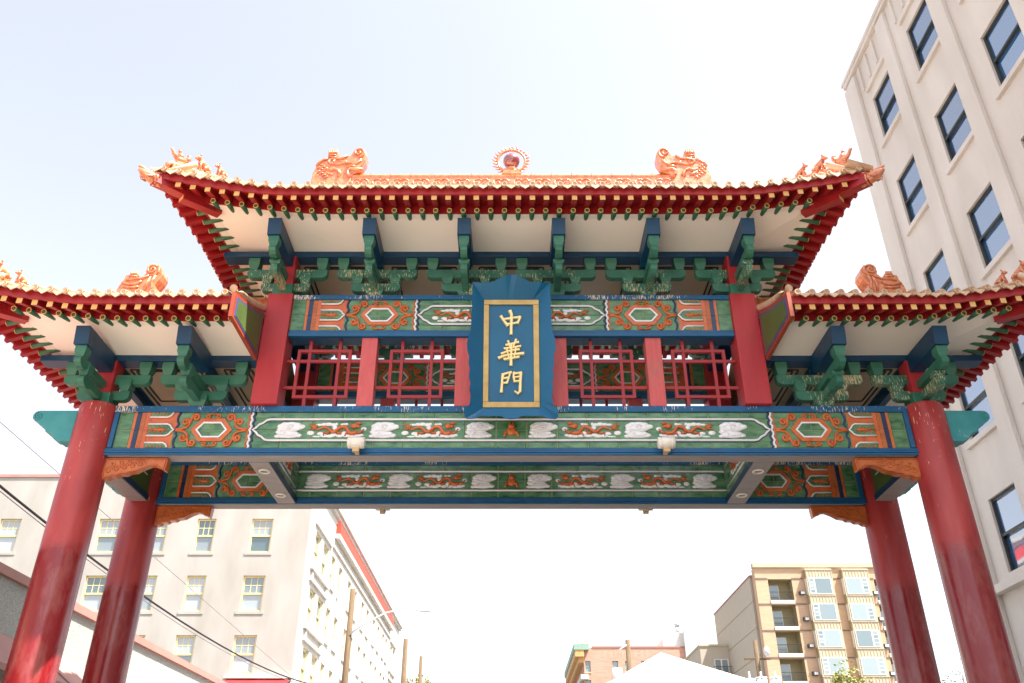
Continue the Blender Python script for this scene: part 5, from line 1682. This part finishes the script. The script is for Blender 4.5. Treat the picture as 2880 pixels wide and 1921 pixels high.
# tan side wing stepping back on the left
mb = MB(); mb.box(AX0 - 0.25, AX1 - 0.3, YP_ + 1.51, YP_ + 22, 0, 28.3); sw = obj('side_wing', mb, 'siding', ap)
for z in (25.4, 22.4, 19.4, 16.4, 13.4):
    mb = MB(); mb.box(AX0 - 0.28, AX0 - 0.251, YP_ + 1.25, YP_ + 22, z, z + 0.07); obj('joint', mb, 'sidingo', sw)
mb = MB(); mb.box(AX0 - 0.34, AX1 - 0.3, YP_ + 1.25, YP_ + 22.1, 28.302, 28.45); obj('wing_cap', mb, 'coping', sw)
mb = MB(); mb.box(24.6, AX0 - 0.26, YP_ + 16, YP_ + 30, 0, 23.0); rw = obj('rear_wing', mb, 'siding', ap)
mb = MB(); mb.box(24.5, AX0 - 0.27, YP_ + 15.9, YP_ + 30, 23.002, 23.25); obj('wing_cap', mb, 'bayp', rw)
for z in (19.3, 16.2, 13.2):
    mb = MB(); mb.box(26.0, AX0 - 0.30, YP_ + 14.9, YP_ + 15.99, z - 0.3, z); obj('balcony_slab', mb, 'bayp', rw)
    mb = MB(); mb.box(26.3, AX0 - 0.45, YP_ + 15.95, YP_ + 15.995, z + 0.05, z + 2.1); obj('balcony_door', mb, 'winwhite', rw)
    mb = MB(); mb.box(26.4, 27.1, YP_ + 15.93, YP_ + 15.949, z + 0.15, z + 2.0); mb.box(27.3, 28.0, YP_ + 15.93, YP_ + 15.949, z + 0.15, z + 2.0); obj('door_glass', mb, 'glassv', rw)
    mb = MB()
    mb.box(26.0, AX0 - 0.30, YP_ + 14.92, YP_ + 14.96, z + 1.0, z + 1.06)
    for i in range(14):
        mb.box(26.02 + i * 0.165, 26.045 + i * 0.165, YP_ + 14.93, YP_ + 14.95, z + 0.003, z + 1.0)
    obj('railing', mb, 'rail', rw)
mb = MB()
for i in range(7):
    mb.box(37.6 + i * 0.32, 37.66 + i * 0.32, YP_ + 6, YP_ + 6.05, 29.0, 32.6)
mb.box(37.5, 39.6, YP_ + 6, YP_ + 6.05, 32.3, 32.4)
obj('roof_antenna', mb, 'metalg', ap)

# ================================================================== STREET THINGS
def pole(x, y, h, r, label, kind=''):
    t = thing('utility_pole', label, 'pole', (x, y, 0), 'wooden utility poles along the street')
    mb = MB(); mb.tube([(x, y, 0), (x, y, h * 0.5), (x, y, h)], [r * 1.25, r * 1.1, r * 0.85], n=12); obj('shaft', mb, 'wood', t)
    return t
pA = pole(-8.5, 34.5, 13.0, 0.16, 'tall wooden utility pole with lamp arm in front of the white street facade')
mb = MB(); mb.box(-9.25, -8.62, 34.30, 34.34, 12.05, 12.45); obj('cross_panel', mb, 'metalg', pA)
mb = MB(); mb.tube([(-8.5, 34.4, 10.6), (-7.9, 34.3, 11.05), (-6.6, 34.2, 11.7), (-5.6, 34.2, 11.9), (-4.9, 34.2, 11.85)], [0.05, 0.05, 0.045, 0.045, 0.04], n=8); obj('lamp_arm', mb, 'metalg', pA)
mb = MB(); mb.ell((-4.6, 34.2, 11.8), (0.42, 0.14, 0.08), 12, 6); obj('lamp_head', mb, 'metalg', pA)
mb = MB()
for z in (6.5, 7.95): mb.tube([(-8.75, 34.3, z), (-8.2, 34.3, z)], 0.06, n=6)
obj('insulator', mb, 'metalg', pA)
pole(-8.5, 59.6, 15.2, 0.21, 'dark shaded utility pole beyond the far end of the white facade')
pole(-8.5, 72.5, 16.1, 0.18, 'thin utility pole farthest down the left side of the street')
pD = pole(8.5, 53.7, 14.0, 0.20, 'utility pole rising behind the white tent before the brick building')
mb = MB(); mb.tube([(8.5, 53.6, 13.7), (8.0, 53.6, 13.4), (7.7, 53.6, 13.2)], 0.05, n=6); obj('cable_bracket', mb, 'metalg', pD)
mb = MB(); mb.cyl((7.6, 53.5, 10.6), (7.6, 53.5, 12.0), 0.36, n=16); obj('transformer', mb, 'metalg', pD)
pE = pole(15.0, 43.2, 12.0, 0.15, 'pale utility pole carrying three transformer cans beside the apartment block')
for i, dx in enumerate((-0.75, -0.05, 0.80)):
    mb = MB(); mb.cyl((15.0 + dx, 42.7, 8.5), (15.0 + dx, 42.7, 9.6 + 0.1 * (i > 0)), 0.33, n=18); mb.cyl((15.0 + dx, 42.7, 9.6 + 0.1 * (i > 0)), (15.0 + dx, 42.7, 9.68 + 0.1 * (i > 0)), 0.35, n=18); tr_ = obj('transformer', mb, 'metalg', pE)
    mb = MB(); mb.tube([(15.0 + dx, 42.7, 9.7), (15.0 + dx, 42.7, 10.1)], [0.08, 0.05], n=8); obj('bushing', mb, 'metalg', tr_)
mb = MB(); mb.box(14.2, 15.8, 43.1, 43.2, 10.85, 10.95); obj('cross_arm', mb, 'wood', pE)
mb = MB(); mb.ell((15.55, 42.9, 11.3), (0.2, 0.2, 0.28), 10, 6); obj('arrester', mb, 'metalg', pE)

def cable(p0, p1, sag, r, m_, label, n=24):
    mb = MB(); pts = []
    for i in range(n + 1):
        t = i / n
        q = Vector(p0).lerp(Vector(p1), t); q.z -= sag * 4 * t * (1 - t); pts.append(q)
    mb.tube(pts, r, n=6)
    return tag(obj('cable', mb, m_), label, 'cable')
cable((-8.5, 34.3, 8.0), (-9.0, -8, 7.85), 1.42, 0.026, 'cable', 'thick black cable sagging behind the left columns towards the pole')
cable((-8.5, 34.3, 7.92), (-9.0, -8, 7.82), 1.46, 0.012, 'cablep', 'thin grey cable hanging just under the thick black one')
cable((-8.4, 34.3, 6.5), (-9.1, -8, 8.28), 0.02, 0.008, 'cablep', 'thin straight wire crossing the pale facade above the black cable')
cable((-8.5, 34.3, 6.6), (-12.2, 47, 7.6), 0.3, 0.012, 'cablep', 'faint short service wire from the pole to the white facade')

# white event tent
tx, ty = 5.05, 18.5
tent = thing('event_tent', 'white pyramid-roofed event tent standing in the street beyond the gate', 'tent', (tx, ty, 0))
PK = Vector((tx, ty, 6.95))
ang = math.radians(55)
cor = []
for k in range(4):
    a = ang + k * PI / 2
    cor.append(Vector((tx + 7.0 * math.cos(a), ty + 7.0 * math.sin(a), 4.45)))
mb = MB()
for k in range(4):
    A, B_ = cor[k], cor[(k + 1) % 4]
    rows = []
    for i in range(9):
        t = i / 8
        row = []
        for j in range(9):
            q = A.lerp(B_, j / 8).lerp(PK, t)
            q.z -= 0.07 * math.sin(PI * t) * (0.6 + 0.4 * math.sin(PI * j / 8))
            row.append(q)
        rows.append(row)
    mb.grid(rows, smooth=True)
    rows = [[A.lerp(B_, j / 8) for j in range(9)], [A.lerp(B_, j / 8) + Vector((0, 0, -0.35)) for j in range(9)]]
    mb.grid(rows)
obj('canopy', mb, 'tent', tent)
for k in range(4):
    mb = MB(); mb.tube([(cor[k].x, cor[k].y, 0), (cor[k].x, cor[k].y, 4.45)], 0.05, n=8); obj('leg', mb, 'metalg', tent)

# trees
def tree(x, y, h, r, label, m_, seed, n=900, leaf=0.16):
    rg = random.Random(seed)
    t = thing('street_tree', label, 'tree', (x, y, 0), 'street trees')
    mb = MB(); mb.tube([(x, y, 0), (x + 0.1, y, h * 0.35), (x, y + 0.1, h * 0.6), (x + 0.1, y, h * 0.9)], [0.22, 0.17, 0.11, 0.03], n=8)
    for i in range(9):
        a = rg.uniform(0, 2 * PI); z0 = h * rg.uniform(0.35, 0.75); l = r * rg.uniform(0.6, 0.95)
        mb.tube([(x, y, z0), (x + l * 0.5 * math.cos(a), y + l * 0.5 * math.sin(a), z0 + l * 0.4), (x + l * math.cos(a), y + l * math.sin(a), z0 + l * 0.6)], [0.07, 0.045, 0.012], n=5)
    obj('trunk', mb, 'bark', t)
    mb = MB()
    clumps = []
    for i in range(26):
        a = rg.uniform(0, 2 * PI); b = rg.uniform(-0.4, 1.0); rr = r * rg.uniform(0.45, 0.95)
        cb = math.sqrt(max(0, 1 - b * b))
        clumps.append((x + rr * cb * math.cos(a), y + rr * cb * math.sin(a), h - r + rr * b * 1.1, r * rg.uniform(0.18, 0.34)))
    for i in range(n):
        c = rg.choice(clumps)
        p = Vector((rg.gauss(0, 1), rg.gauss(0, 1), rg.gauss(0, 1))).normalized() * c[3] * rg.random() ** 0.4 + Vector(c[:3])
        u = Vector((rg.uniform(-1, 1), rg.uniform(-1, 1), rg.uniform(-1, 1))).normalized(); v = u.cross(Vector((rg.uniform(-1, 1), rg.uniform(-1, 1), rg.uniform(-1, 1)))).normalized()
        s_ = leaf * rg.uniform(0.6, 1.2)
        mb.add([p - u * s_, p + v * s_ * 0.45, p + u * s_, p - v * s_ * 0.45], [(0, 1, 2, 3)])
    o = link('crown', mb.mesh('crown', m_, recalc=False), t)
    return t
tree(26.6, 60.0, 12.6, 3.2, 'yellow-green tree top below the apartment bay windows', 'leafy', 11, 2600, 0.17)
tree(28.1, 45.0, 11.4, 2.4, 'pale bare-looking tree between the two right columns', 'leaf', 12, 500, 0.10)
tree(-10.6, 86.0, 16.4, 2.8, 'light green tree at the far end of the white facade', 'leafy', 13, 2200, 0.2)
